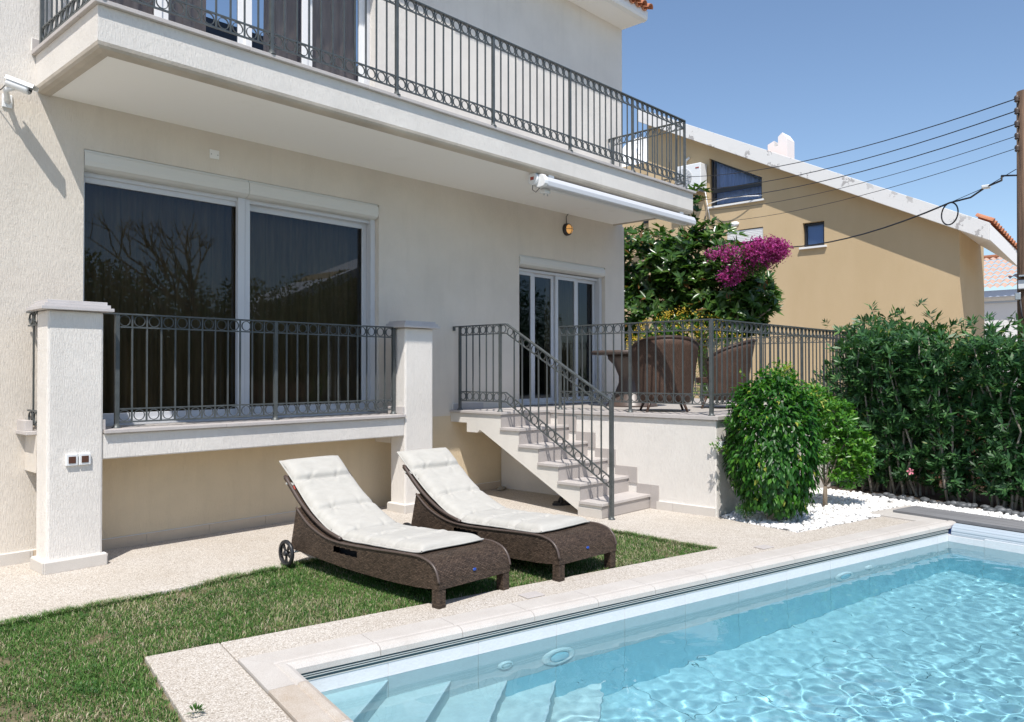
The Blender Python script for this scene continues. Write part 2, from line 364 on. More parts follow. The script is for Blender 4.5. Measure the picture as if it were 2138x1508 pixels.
# lawn soil (z -.03) and patio slabs (top z 0)
B0 = .505                                  # lawn-side edge of the poolside path
def yline(x, b=B0):                        # world y of the pool-frame line b at world x
    return PO.y + (b + sa*(x-PO.x))/ca
mb = MB()
mb.prism([(-9, -1.5), (1.27, -1.5), (1.27, yline(1.27)+.02), (-3.0, yline(-3.0)+.02), (-9, yline(-3.0)+.02)], -.058, -.025)
q0 = PW(-.53, B0+.02); q1 = PW(-.53, -4.6)
mb.prism([(q0.x, q0.y), (-9, q0.y), (-9, -9), (q1.x, q1.y)], -.059, -.026)
struct(mb.build('lawn_soil', M['soil']))
pt = MB()
pt.prism([(-9, -1.56), (1.285, -1.56), (1.285, .02), (-9, .02)], -.055, 0)
gx = PW(4.845, .517)
gy = -2.96
gtop = PW(4.845, (gy-PO.y+0)/ca)           # approx; left edge of the gravel meets the terrace
pt.prism([(1.288, .02), (1.288, yline(1.288)+.001), (gx.x, yline(gx.x)+.001), (gx.x, gx.y), (2.46, -3.13), (2.53, -2.97), (2.53, .02)], -.055, 0)
patio = struct(pt.build('patio', M['pebble'], bevel=.006))
st = MB(); A = [PW(-.163, .172), PW(6.22, .172), PW(6.22, .517), PW(4.845, .517), PW(4.845, B0-.002), PW(-.163, B0-.002)]
st.prism([(p.x, p.y) for p in A], -.055, 0)
struct(st.build('poolside_path', M['pebble'], bevel=.006))
st = MB(); A = [PW(-.535, -4.6), PW(-.168, -4.6), PW(-.168, B0-.002), PW(-.535, B0-.002)]
st.prism([(p.x, p.y) for p in A], -.055, .001)
struct(st.build('pool_end_path', M['pebble'], bevel=.006))
sk = MB(); sk.box(-.07, .07, -.05, .05, 0, .008)
o = sk.build('access_cover', M['granite'], None, bevel=.002); o.location = PW(1.72, .262, .001); o.rotation_euler[2] = TH
tag(o, 'small pale square access cover set in the poolside path near the second lounger', 'access cover')
sk = MB(); sk.box(-.07, .07, -.05, .05, 0, .008)
o = sk.build('access_cover', M['granite'], None, bevel=.002); o.location = PW(4.1, .30, .001); o.rotation_euler[2] = TH
tag(o, 'small pale square access cover in the path in front of the white gravel', 'access cover')
# ================================================================== POOL
WL = -.15; FL = -1.3; A0, A1, B1, Bn = .035, 6.3, -.079, -4.5
pool = thing('swimming_pool', 'rectangular swimming pool with pale stone coping, tiled walls and corner steps under clear blue water', 'pool', PO, TH)
def pobj(mb, name, mat, parent=None, **k):
    o = mb.build(name, mat, parent or pool, world=False, **k); o.cycles.is_caustics_receiver = True; return o
# shell behind tiles
mb = MB(); t_ = .02
mb.box(A0-.3, A0-t_, Bn-.3, B1+.2, FL-.3, -.062)
mb.box(A0-t_, 6.62, B1+t_, B1+.2, FL-.3, -.062)
mb.box(A1+t_, 6.32+t_, Bn-.3, B1+t_, FL-.3, -.09)
mb.box(6.5, 6.62, Bn-.3, B1+t_, FL-.3, -.062)
mb.box(A0-t_, A1+t_, Bn-.3, Bn-t_, FL-.3, -.062)
mb.box(A0-t_, A1+t_, Bn-t_, B1+t_, FL-.3, FL-t_)
pobj(mb, 'basin', M['grout'])
mb = MB(); mb.box(A0-t_+.001, A1+t_-.001, Bn-t_+.001, B1+t_-.001, FL-.0185, FL-.0165); pobj(mb, 'floor_bed', M['joint'])
mb = MB(); mb.box(A1+.05, 6.5, Bn, B1, -.6, -.5); pobj(mb, 'cover_pit', M['dark'])
# wall tiles
tl_ = .557
def wtile(L, z0, z1):
    b = MB(); b.box(.002, L-.002, -.001, .018, z0, z1); return b
for bx_ in ((A0, A1, B1+.0022, B1+.019, FL, -.08), (A1+.0022, A1+.019, Bn, B1, FL, -.094), (A0-.019, A0-.0022, Bn, B1, FL, -.08)):
    mb = MB(); mb.box(*bx_); pobj(mb, 'wall_grout', M['grout'])
mwt = {}
def wall_tiles(o_, d_, nrm, length, off, rows, mats):
    """tiles on a vertical wall starting at o_ (a,b) along d_; nrm points out of the water into the wall"""
    x = 0.; first = off
    rot = Matrix(((d_[0], nrm[0], 0, o_[0]), (d_[1], nrm[1], 0, o_[1]), (0, 0, 1, 0), (0, 0, 0, 1)))
    while x < length-1e-3:
        L = min(first if x == 0 else tl_, length-x); 
        for (z0, z1), mt in zip(rows, mats):
            key = (round(L, 3), z0, mt)
            if key not in mwt: mwt[key] = wtile(L, z0+.0015, z1-.0015).mesh('wall_tile', M[mt])
            o = inst(mwt[key], 'wall_tile', pool, rot @ Matrix.Translation((x, random.uniform(-.0008, .0008), 0))); o.cycles.is_caustics_receiver = True
        x += L
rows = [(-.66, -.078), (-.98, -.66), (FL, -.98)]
wm = ['pool_wall', 'pool_water_tint', 'pool_water_tint']
wall_tiles((A0, B1), (1, 0), (0, 1), A1-A0, .505, rows, wm)
wall_tiles((A1, B1), (0, -1), (1, 0), B1-Bn, .32, [(-.66, -.092)]+rows[1:], wm)
wall_tiles((A0, Bn), (0, 1), (-1, 0), B1-Bn, .5, rows, wm)
wall_tiles((A1, Bn), (-1, 0), (0, -1), A1-A0, .5, rows, wm)
# floor tiles
ft = MB(); ft.box(.0016, tl_-.0016, .0016, tl_-.0016, -.016, 0); ftm = ft.mesh('floor_tile', M['pool_floor'])
ia = 0
x = A0
while x < A1-.02:
    y = Bn
    while y < B1-.02:
        sx = min(1, (A1-x)/tl_); sy = min(1, (B1-y)/tl_)
        o = inst(ftm, 'floor_tile', pool, Matrix.Translation((x, y, FL+random.uniform(-.0012, .0012))) @ Matrix.Diagonal((sx, sy, 1, 1))); o.cycles.is_caustics_receiver = True
        y += tl_
    x += tl_
# corner steps: triangular treads, noses run diagonally
steps = [(.533, -.197), (.911, -.43), (1.285, -.645), (1.652, -.86), (2.02, -1.09)]
for i, (a0, z) in enumerate(steps):
    L = a0-A0; b = MB()
    b.prism([(A0, B1), (a0, B1), (A0, B1-L)], FL if i == 4 else steps[i+1][1]-.0, z)
    o = pobj(b, 'pool_step', M['pool_step'], bevel=.006)
    b = MB(); d = 1/math.sqrt(2)              # slim nosing strip
    p0 = Vector((a0, B1, z-.012)); p1 = Vector((A0, B1-L, z-.012)); b.bar(p0, p1, .016, .022); pobj(b, 'step_nosing', M['pool_wall'], o)
# coping
prof = [(.168, -.05), (.168, .012), (.03, .013), (.012, .012), (.004, .006), (-.004, .006), (-.014, .017), (-.045, .018), (-.072, .010), (-.085, -.006), (-.086, -.034), (-.06, -.036), (-.06, -.05)]
def cope(d0, d1, side, mit0=False, mat='coping', gap=.0015):
    vs = []; n = len(prof)
    for k, dd in ((0, d0+gap), (1, d1-gap)):
        for (b_, z) in prof:
            if side == 'house':
                a_ = dd
                if k == 0 and mit0: a_ = -.165+(.17-b_)*(.2/.255)+.001
                vs.append((a_, b_, z))
            else:                              # left end: prof b -> a
                a_ = -.165+(.17-b_)*(.2/.255); bb = -dd
                if k == 0 and mit0: bb = .17-(a_+.165)*(.255/.2)-.001
                vs.append((a_, bb, z))
    fs = [(i, (i+1) % n, (i+1) % n+n, i+n) for i in range(n)]+[tuple(range(n))[::-1], tuple(range(n, 2*n))]
    if side != 'house': fs = [f[::-1] for f in fs]
    me = MB().add(vs, [f[::-1] for f in fs])
    o = pobj(me, 'coping_stone', M[mat])
    for p in o.data.polygons:
        p.use_smooth = False
    return o
x = -.165; k = 0
while x < 6.45:
    L = .66 if k == 0 else .497
    cope(x, min(x+L, 6.458), 'house', k == 0); x += L; k += 1
x = -.17; k = 0
while x < 4.5:
    L = .48 if k == 0 else .497
    cope(x, x+L, 'left', k == 0, 'coping_stain' if k in (1, 3) else 'coping'); x += L; k += 1
# cover track under the coping: dark rails with thin bright lips
mb = MB(); mb.box(A0, 6.3, -.0765, -.02, -.0775, -.036); pobj(mb, 'cover_track', M['track'])
for dz in (-.047, -.058, -.0765):
    b = MB(); b.box(A0+.0, 6.3, -.083, -.077, dz-.0018, dz+.0018); pobj(b, 'track_lip', M['track_line'])
# lamps and nozzles in the wall
def wall_fit(a, z, r, lens):
    o = MB().lathe([(r, 0), (r, .008), (r*.86, .02), (r*.62, .024), (r*.6, .016), (r*.3, .014)], n=28,
                   mtx=Matrix.Translation((a, B1, z)) @ Matrix.Rotation(pi/2, 4, 'X'))
    f = pobj(o, 'pool_lamp' if lens else 'water_nozzle', M['white_plastic'])
    b = MB().lathe([(r*.58, .016), (r*.55, .022), (r*.2, .026)], n=24, mtx=Matrix.Translation((a, B1, z)) @ Matrix.Rotation(pi/2, 4, 'X'))
    pobj(b, 'lens' if lens else 'outlet', M['pool_water_tint'] if lens else M['white_plastic'], f)
wall_fit(1.667, -.50, .125, True); wall_fit(1.278, -.415, .055, False)
wall_fit(4.624, -.466, .125, True); wall_fit(4.976, -.38, .055, False)
# stones of the border at the far end
for (a0, a1, b0, b1) in [(6.222, 6.462, .172, .37), (6.222, 6.462, .373, .565), (6.222, 6.62, .568, .685), (6.623, 7.0, .568, .685)]+[(6.915, 7.0, .565-.5*i-.497, .565-.5*i) for i in range(9)]:
    b = MB(); b.box(a0, a1, b0, b1, -.05, .012); pobj(b, 'border_stone', M['coping'], bevel=.003)
mb = MB(); mb.box(6.46, 6.93, -4.5, .56, -.05, -.02); pobj(mb, 'lid_bed', M['dark'])
# water
def build_water():
    st_ = .016; na = int((A1-A0+.01)/st_); nb = int((4.35)/st_)
    xs = np.linspace(A0-.003, A1+.004, na+1); ys = np.linspace(Bn-.0, B1+.004, nb+1)
    XX, YY = np.meshgrid(xs, ys); Z = np.full(XX.shape, WL)
    rg = np.random.default_rng(3)
    amp_env = np.clip((-(YY-B1)*.9+XX*.10-.10)/1.6, .10, 1.0)     # calm along the wall and over the steps
    amp_env = amp_env*(.75+.25*np.sin(XX*1.3+YY*.9))
    for k in range(90):
        lam = rg.choice([.075, .09, .11, .14, .18, .24, .40])*rg.uniform(.8, 1.25); th = rg.uniform(0, 2*pi); ph = rg.uniform(0, 2*pi)
        Z += amp_env*.00019*(lam/.2)**1.1*np.sin(2*pi/lam*(XX*math.cos(th)+YY*math.sin(th))+ph+.6*np.sin(1.7*XX+2.3*YY+k))
    # inlet ripple near the second step
    cx, cy = 1.33, -.80; rr = np.hypot(XX-cx, YY-cy)
    Z += .0007*np.exp(-(rr/.2)**2)*np.cos(2*pi*rr/.085)
    V = np.stack([XX.ravel(), YY.ravel(), Z.ravel()], 1)
    i = np.arange(nb)[:, None]*(na+1)+np.arange(na)[None]; i = i.ravel()
    F = np.stack([i, i+1, i+na+2, i+na+1], 1)
    m = bpy.data.materials.new('pool_water'); m.use_nodes = True; t = NT(m); t.t.nodes.remove(t.b)
    rf = t.n('ShaderNodeBsdfRefraction'); rf.inputs['IOR'].default_value = 1.333; rf.inputs['Roughness'].default_value = 0; rf.inputs[0].default_value = (.73, .925, .968, 1)
    gl = t.n('ShaderNodeBsdfGlossy'); gl.inputs['Roughness'].default_value = 0
    fr = t.n('ShaderNodeFresnel'); fr.inputs[0].default_value = 1.333
    mx = t.n('ShaderNodeMixShader'); t.l(fr.outputs[0], mx.inputs[0]); t.l(rf.outputs[0], mx.inputs[1]); t.l(gl.outputs[0], mx.inputs[2])
    t.l(mx.outputs[0], t.t.nodes['Material Output'].inputs[0])
    o = np_mesh('pool_water', V, F, m, smooth=True); o.location = PO; o.rotation_euler[2] = TH
    o['kind'] = 'structure'; o.cycles.is_caustics_caster = True
build_water()
# deck lid over the roller pit
lid = thing('deck_lid', 'weathered grey wooden plank lid over the roller pit beyond the pool', 'deck lid', PW(6.47, .56), TH)
x = 0.
for i in range(5):
    b = MB(); b.box(x+.002, x+.084, -5.0, 0 if i else -.005, .002, .034); b.build('plank', M['deck'], lid, world=False, bevel=.003); x += .0875
rol = thing('pool_cover', 'rolled pale slatted pool cover at the far end of the pool', 'pool cover', PW(6.40, -.10), TH)
for k in range(9):
    an = -.5+k*.42+pi/2; c_, s_ = math.cos(an), math.sin(an); r_ = .082
    b = MB().add([(r_*math.cos(an+da)*f_, y_, -.075+r_*math.sin(an+da)*f_) for y_ in (0, -4.3) for da, f_ in ((-.2, 1), (-.1, 1.04), (.1, 1.04), (.2, 1), (.2, .9), (-.2, .9))],
                 [(0, 1, 7, 6), (1, 2, 8, 7), (2, 3, 9, 8), (3, 4, 10, 9), (4, 5, 11, 10), (5, 0, 6, 11), (0, 5, 4, 3, 2, 1), (6, 7, 8, 9, 10, 11)])
    b.build('slat', M['slat_blue'] if k in (7, 8) else M['slat'], rol, world=False)
b = MB().tube([(0, .04, -.075), (0, -4.34, -.075)], .07, 14); b.build('roller', M['slat_blue'], rol, world=False)
# ================================================================== HOUSE
house = thing('white_house', 'two-storey cream stucco house with a deep balcony, sliding glass doors and clay roof edge', 'house', (0, .15, 0))
T1 = 1.0
W0, W1, WZ0, WZ1 = -2.33, .612, 1.0, 3.235
D0, D1, DZ1 = 2.85, 4.70, 2.943
U0, U1, UZ0, UZ1 = -2.35, .56, 3.93, 6.1
mb = MB(); y1 = .30
mb.box(-9, W0, 0, y1, -.06, 3.6); mb.box(W0, W1, 0, y1, WZ1, 3.6)
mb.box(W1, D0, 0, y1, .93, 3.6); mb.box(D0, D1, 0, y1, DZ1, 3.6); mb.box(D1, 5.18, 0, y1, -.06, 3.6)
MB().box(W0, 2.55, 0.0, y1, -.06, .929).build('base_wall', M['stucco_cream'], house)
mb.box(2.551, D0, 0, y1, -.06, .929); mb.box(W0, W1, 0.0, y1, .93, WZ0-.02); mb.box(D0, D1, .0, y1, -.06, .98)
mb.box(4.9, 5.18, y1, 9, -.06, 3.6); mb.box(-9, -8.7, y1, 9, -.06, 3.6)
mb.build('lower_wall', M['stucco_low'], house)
mb = MB()
mb.box(-9, U0, 0, y1, 3.6, 6.56); mb.box(U0, U1, 0, y1, 3.6, UZ0-.03); mb.box(U0, U1, 0, y1, UZ1, 6.56); mb.box(U1, 5.14, 0, y1, 3.6, 6.56)
mb.box(4.9, 5.14, y1, 9, 3.6, 6.56); mb.box(-9, -8.7, y1, 9, 3.6, 6.56)
mb.build('upper_wall', M['stucco'], house)
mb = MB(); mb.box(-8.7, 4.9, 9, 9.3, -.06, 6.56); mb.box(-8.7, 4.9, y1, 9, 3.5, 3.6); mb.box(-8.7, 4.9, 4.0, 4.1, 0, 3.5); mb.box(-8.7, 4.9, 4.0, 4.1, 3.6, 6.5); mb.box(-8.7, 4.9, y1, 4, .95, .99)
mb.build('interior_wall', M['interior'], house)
# skirting tiles along the ground
skm = {}
def skirt_run(parent, p0, d, n_, L, z0, h, tile=.55, off=None, mat='skirt', name='skirting_tile'):
    """tiles standing proud of a wall; p0 (x,y), d direction, n_ outward normal"""
    x = 0; first = off or tile; org = Vector(parent.location)
    while x < L-1e-3:
        l = min(first if x == 0 else tile, L-x); key = (round(l, 3), round(h, 3), mat)
        if key not in skm:
            skm[key] = MB().box(.002, l-.002, -.001, .02, 0, h).mesh(name, M[mat])
            skm[key+('g',)] = MB().box(0, l, -.002, .013, -.001, h+.004).mesh('grout_bed', M['grout'])
        mt = Matrix(((d[0], n_[0], 0, p0[0]+d[0]*x-org.x), (d[1], n_[1], 0, p0[1]+d[1]*x-org.y), (0, 0, 1, z0-org.z), (0, 0, 0, 1)))
        o = inst(skm[key], name, parent, mt); inst(skm[key+('g',)], 'grout_bed', o, Matrix())
        x += l
skirt_run(house, (-6, 0), (1, 0), (0, -1), 3.32, 0, .085)
skirt_run(house, (-2.68, 0), (1, 0), (0, -1), 3.2, 0, .085, off=.30, mat='skirt_cream')
skirt_run(house, (1.0, 0), (1, 0), (0, -1), 1.48, 0, .085, mat='skirt_cream')
# --- ground floor sliding window
def frame_bars(mb, x0, x1, z0, z1, wdt, y0, y1, hor=True):
    mb.box(x0, x0+wdt, y0, y1, z0, z1); mb.box(x1-wdt, x1, y0, y1, z0, z1)
    mb.box(x0+wdt, x1-wdt, y0, y1, z1-wdt, z1); mb.box(x0+wdt, x1-wdt, y0, y1, z0, z0+wdt)
def pane(parent, x0, x1, z0, z1, y, name='pane', mat='glass'):
    b = MB(); b.add([(x0, y, z0), (x1, y, z0), (x1, y, z1), (x0, y, z1)], [(0, 1, 2, 3)]); return b.build(name, M[mat], parent)
win = MB(); frame_bars(win, W0, W1, WZ0+.015, 3.075, .035, .10, .22)
window = win.build('window', M['white_alu'], house, bevel=.003)
sb_ = MB(); frame_bars(sb_, W0+.0005, -.885, 1.05, 3.045, .050, .125, .155); sb_.build('sash', M['white_alu'], window, bevel=.003)
sb_ = MB(); frame_bars(sb_, -.90, W1-.035, 1.05, 3.045, .06, .165, .195); sb_.build('sash', M['white_alu'], window, bevel=.003)
sb_ = MB(); sb_.box(-.965, -.895, .075, .122, 1.03, 3.075); sb_.box(-.89, -.838, .085, .122, 1.03, 3.075); sb_.build('mullion', M['white_alu'], window, bevel=.003)
sb_ = MB(); sb_.box(W1-.06, W1-.002, .06, .10, 1.02, 3.09); sb_.build('shutter_guide', M['white_alu'], window, bevel=.002); sb_ = MB(); sb_.box(W0+.002, W0+.025, .08, .10, 1.02, 3.09); sb_.build('shutter_guide', M['white_alu'], window, bevel=.002)
pane(window, W0+.045, -.94, 1.10, 2.99, .14); pane(window, -.84, W1-.09, 1.11, 2.985, .18)
def shutter_box(parent, x0, x1, zt, zb, yb=.14):
    h = zt-zb; P = [(yb, zt-.003), (.004, zt-.003), (.004, zt-.02), (-.002, zt-.023), (-.012, zt-.03), (-.018, zb+h*.40), (-.008, zb+h*.18), (.022, zb+.008), (.05, zb), (yb, zb)]
    b = MB().prism(P, x0+.002, x1-.002, 'x'); return b.build('shutter_box', M['shutter'], parent)
shutter_box(window, W0+.002, -.90, WZ1, 3.075); shutter_box(window, -.899, W1-.012, WZ1, 3.075)
b = MB(); b.box(W0, W1, .075, .22, WZ0-.019, WZ0+.014); b.build('threshold', M['white_alu'], window)
def curtain(parent, x0, x1, z0, z1, y, amp, lam, mat, seed=0, gap=None):
    rg = random.Random(seed); n = int((x1-x0)/.02); vs = []; fs = []
    ph = 0.; xs = []
    for i in range(n+1):
        x = x0+(x1-x0)*i/n; ph += 2*pi*.02/(lam*(1+.5*noise.noise((x*1.7, seed, 0))))
        for k, z in enumerate((z0, z0+.25*(z1-z0), z0+.6*(z1-z0), z1)):
            a = amp*(1.1-.25*k)
            vs.append((x+.012*noise.noise((x*3, z, seed)), y+a*math.sin(ph)+.4*a*math.sin(ph*2.3+seed)+.02*noise.noise((x*2, z*.8, seed+5)), z))
    for i in range(n):
        for k in range(3): fs.append((i*4+k, (i+1)*4+k, (i+1)*4+k+1, i*4+k+1))
    b = MB().add(vs, fs, True); return b.build('curtain', mat, parent)
curtain(window, W0-.02, W1+.05, 1.02, 3.2, .34, .048, .155, M['curtain_dark'], 1)
# --- garden door
door = MB(); frame_bars(door, D0, D1, 1.0, 2.79, .035, .10, .22)
dr = door.build('glass_door', M['white_alu'], house, bevel=.003)
for (x0, x1, yy) in [(D0+.035, 3.27, .125), (3.27, 3.72, .15), (3.73, 4.20, .125), (4.20, D1-.04, .15)]:
    s_ = MB(); frame_bars(s_, x0, x1, 1.03, 2.765, .055, yy, yy+.03); s_.build('sash', M['white_alu'], dr, bevel=.003)
    pane(dr, x0+.055, x1-.055, 1.085, 2.71, yy+.015)
shutter_box(dr, D0+.002, D1-.012, DZ1, 2.80)
b = MB(); b.box(D0+.002, D0+.04, .06, .10, 1.0, 2.8); b.build('shutter_guide', M['white_alu'], dr); b = MB().box(D1-.055, D1-.002, .06, .10, 1.0, 2.8); b.build('shutter_guide', M['white_alu'], dr)
curtain(dr, 3.9, D1, 1.02, 2.9, .45, .03, .13, M['curtain_dark'], 4)
# --- upper floor doors
ud = MB(); frame_bars(ud, U0, U1, UZ0, UZ1, .04, .09, .2)
ud = ud.build('balcony_door', M['white_alu'], house, bevel=.003)
for (x0, x1, yy) in [(U0+.04, -1.66, .12), (-1.66, -.87, .14), (-.87, -.19, .12), (-.19, U1-.04, .14)]:
    s_ = MB(); frame_bars(s_, x0, x1, UZ0+.02, UZ1-.03, .065, yy, yy+.03); s_.build('sash', M['white_paint'], ud, bevel=.003)
    pane(ud, x0+.065, x1-.065, UZ0+.085, UZ1-.095, yy+.015, mat='glass_clear')
curtain(ud, -2.32, -1.22, 3.93, 6.1, .25, .035, .15, M['curtain'], 7); curtain(ud, -.60, .5, 3.93, 6.1, .25, .035, .15, M['curtain'], 9)
# --- balcony
BX0, BX1, BY = -2.68, 5.0, -1.267
bal = []
def ring3(off, z, x0=BX0, x1=BX1, y0=BY, ye=-.001): return [(x0+off, ye, z), (x0+off, y0+off, z), (x1-off, y0+off, z), (x1-off, ye, z)]
def loft(rings):
    vs = [p for r in rings for p in r]; fs = []
    for i in range(len(rings)-1):
        for j in range(3): fs.append((i*4+j, (i+1)*4+j, (i+1)*4+j+1, i*4+j+1))
    return vs, fs
vs, fs = loft([ring3(0, 3.879), ring3(0, 3.642)])
b = MB().add(vs, [f[::-1] for f in fs]); b.add([(BX0, -.001, 3.879), (BX0, BY, 3.879), (BX1, BY, 3.879), (BX1, -.001, 3.879)], [(0, 1, 2, 3)])
slab = b.build('balcony_slab', M['stucco'], house)
vs, fs = loft([ring3(0, 3.642), ring3(.004, 3.618), ring3(.018, 3.602), ring3(.05, 3.592), ring3(.10, 3.588), ring3(.102, 3.604)])
MB().add(vs, [f[::-1] for f in fs]).build('drip_band', M['band'], slab)
b = MB(); b.add([(BX0+.1, .0, 3.602), (BX1-.1, .0, 3.602), (BX1-.1, BY+.1, 3.602), (BX0+.1, BY+.1, 3.602)], [(0, 1, 2, 3)]); b.build('soffit', M['ceiling'], slab)
def coping_run(parent, x0, y0, x1, y1, z0, z1, seg=1.06, mat='granite', name='coping_slab'):
    """rectangular run divided into slabs along its long side"""
    L = max(x1-x0, y1-y0); n = max(1, round(L/seg)); 
    for i in range(n):
        b = MB(); g = .0012; jz = random.uniform(-.0008, .0008)
        if x1-x0 >= y1-y0: b.box(x0+L*i/n+g, x0+L*(i+1)/n-g, y0, y1, z0+jz, z1+jz)
        else: b.box(x0, x1, y0+L*i/n+g, y0+L*(i+1)/n-g, z0+jz, z1+jz)
        b.build(name, M[mat], parent, bevel=.003)
coping_run(house, BX0-.03, BY-.035, BX1+.035, BY+.30, 3.880, 3.91)
coping_run(house, BX0-.03, BY+.302, BX0+.27, -.001, 3.880, 3.91)
coping_run(house, BX1-.25, BY+.302, BX1+.035, -.001, 3.880, 3.91)
coping_run(house, BX0+.272, BY+.302, BX1-.252, -.001, 3.880, 3.909, .5, 'pave_tile', 'floor_tile')
skirt_run(house, (BX0-.03, 0), (1, 0), (0, -1), .36, 3.912, .09, mat='granite')
skirt_run(house, (U1+.02, 0), (1, 0), (0, -1), BX1-U1, 3.912, .07, mat='granite')
# --- eave and clay tiles
EX, EY = 5.15, -.37
b = MB(); b.box(-9, EX, EY, .3, 6.56, 6.58); b.build('eave_soffit', M['ceiling'], house)
b = MB().prism([(EY-.002, 6.557), (EY-.06, 6.575), (EY-.075, 6.61), (EY-.075, 6.70), (EY-.002, 6.70)], -9, EX+.01, 'x'); b.build('eave_fascia', M['white_paint'], house)
b = MB().prism([(EY-.075, 6.70), (3.5, 8.2), (3.5, 8.1), (.3, 6.58), (EY, 6.58)], -9, EX, 'x'); b.build('roof_deck', M['white_wall'], house)
tm = MB(); n = 8; rs = [(.0, .062), (-.0, .055)]
pts = []
for k in range(n+1):
    t = pi*k/n; pts.append((.062*math.cos(t), .062*math.sin(t)))
inn = [(x*.8, z*.8) for x, z in pts[::-1]]
poly = pts+inn
tm.prism(poly, 0, .42, 'y'); tmesh = tm.mesh('roof_tile', M['clay'])
slope = math.atan2(1.5, 3.5+.5)
for row in range(3):
    for i in range(26):
        x = EX-.03-i*.155
        if row and i > 14: break
        mt = Matrix.Translation((x, EY-.15+row*.33*math.cos(slope)-.15, 6.715+row*.33*math.sin(slope))) @ Matrix.Rotation(slope, 4, 'X') @ Matrix.Rotation(random.uniform(-.02, .02), 4, 'Z')
        inst(tmesh, 'roof_tile', house, mt)
tu = MB(); tu.prism([(x, -z) for x, z in poly], 0, .42, 'y'); tum = tu.mesh('roof_tile', M['clay'])
for i in range(25):
    mt = Matrix.Translation((EX-.108-i*.155, EY-.12-.15, 6.725)) @ Matrix.Rotation(slope, 4, 'X'); inst(tum, 'roof_tile', house, mt)
# --- railings
IR = M['iron']
_rm = {}
def ring_mesh():
    if 'ring' not in _rm:
        b = MB(); n = 18; ro, ri, h = .0435, .0385, .006; vs = []
        for k in range(n):
            t = 2*pi*k/n; c, s = math.cos(t), math.sin(t)
            vs += [(ro*c, -h, ro*s), (ri*c, -h, ri*s), (ri*c, h, ri*s), (ro*c, h, ro*s)]
        fs = [(k*4+j, k*4+(j+1) % 4, ((k+1) % n)*4+(j+1) % 4, ((k+1) % n)*4+j) for k in range(n) for j in range(4)]
        b.add(vs, [f[::-1] for f in fs]); _rm['ring'] = b.mesh('ring', IR)
    return _rm['ring']
def bar_mesh(h, w=.006):
    key = ('bar', round(h, 3))
    if key not in _rm: _rm[key] = MB().box(-w, w, -w, w, 0, h).mesh('baluster', IR)
    return _rm[key]
def rail_segment(root, A, B, zt0, zt1, drop=.90, n=None, inner=.115, hand=(.040, .012)):
    """one bay between A and B (x,y); handrail top at zt; rows of rings under the handrail and at the foot"""
    A = Vector((*A, 0)); B = Vector((*B, 0)); L = (B-A).length; d = (B-A)/L; ang = math.atan2(d.y, d.x); org = Vector(root.location)
    if n is None: n = max(1, round(L/.1165))
    def P(s, dz): return A+d*s+Vector((0, 0, zt0+(zt1-zt0)*s/L-dz))
    lo = drop
    for nm, dz, wx, wz in (('handrail', .006, *hand), ('sub_rail', .108, .014, .012), ('sub_rail', lo-.11, .014, .012), ('sub_rail', lo-.008, .014, .012)):
        b = MB().bar(P(0, dz), P(L, dz), wx, wz); b.build(nm, IR, root)
    p = L/n; rm = ring_mesh()
    for i in range(n):
        for dz in (.0575, lo-.059):
            q = P((i+.5)*p, dz)-org; inst(rm, 'ring', root, Matrix.Translation(q) @ Matrix.Rotation(ang, 4, 'Z'))
    for i in range(1, n):
        q0 = P(i*p, lo-.008); q1 = P(i*p, .012); h = q1.z-q0.z
        inst(bar_mesh(h), 'baluster', root, Matrix.Translation(q0-org) @ Matrix.Rotation(ang, 4, 'Z'))
def post(root, x, y, z0, z1, w=.014):
    b = MB().box(x-w, x+w, y-w, y+w, z0, z1)
    o = b.build('post', IR, root, bevel=.002)
    b = MB().lathe([(.036, 0), (.036, .006), (.026, .014), (.018, .035)], (x, y, z0), 14); b.build('post_foot', IR, o)
def wall_hook(root, p, d):
    b = MB().bar(p, Vector(p)+Vector(d), .03, .012); q = Vector(p)+Vector(d); b.box(q.x-.012, q.x+.012, q.y-.012, q.y+.012, q.z-.045, q.z+.006); b.build('wall_bracket', IR, root)
ZB = 3.911; ZT = 4.83; RY = -1.275
br = thing('balcony_railing', 'long dark grey iron railing with rings along the upper balcony', 'railing', (-2.655, RY, ZB))
px_ = [-2.655, -1.411, -.172, 1.063, 2.298, 3.534, 4.768]
for i in range(6): rail_segment(br, (px_[i], RY), (px_[i+1], RY), ZT, ZT, .86, n=11)
for x in px_: post(br, x, RY, ZB, ZT-.006)
rail_segment(br, (-2.655, RY), (-2.655, -.06), ZT, ZT, .86, n=11)
rail_segment(br, (4.768, RY), (4.768, -.10), ZT, ZT, .86, n=10); post(br, 4.768, -.10, ZB, ZT-.006); post(br, -2.655, -.06, ZB, ZT-.006)
wall_hook(br, (4.768, -.10, ZT-.006), (0, .07, 0))
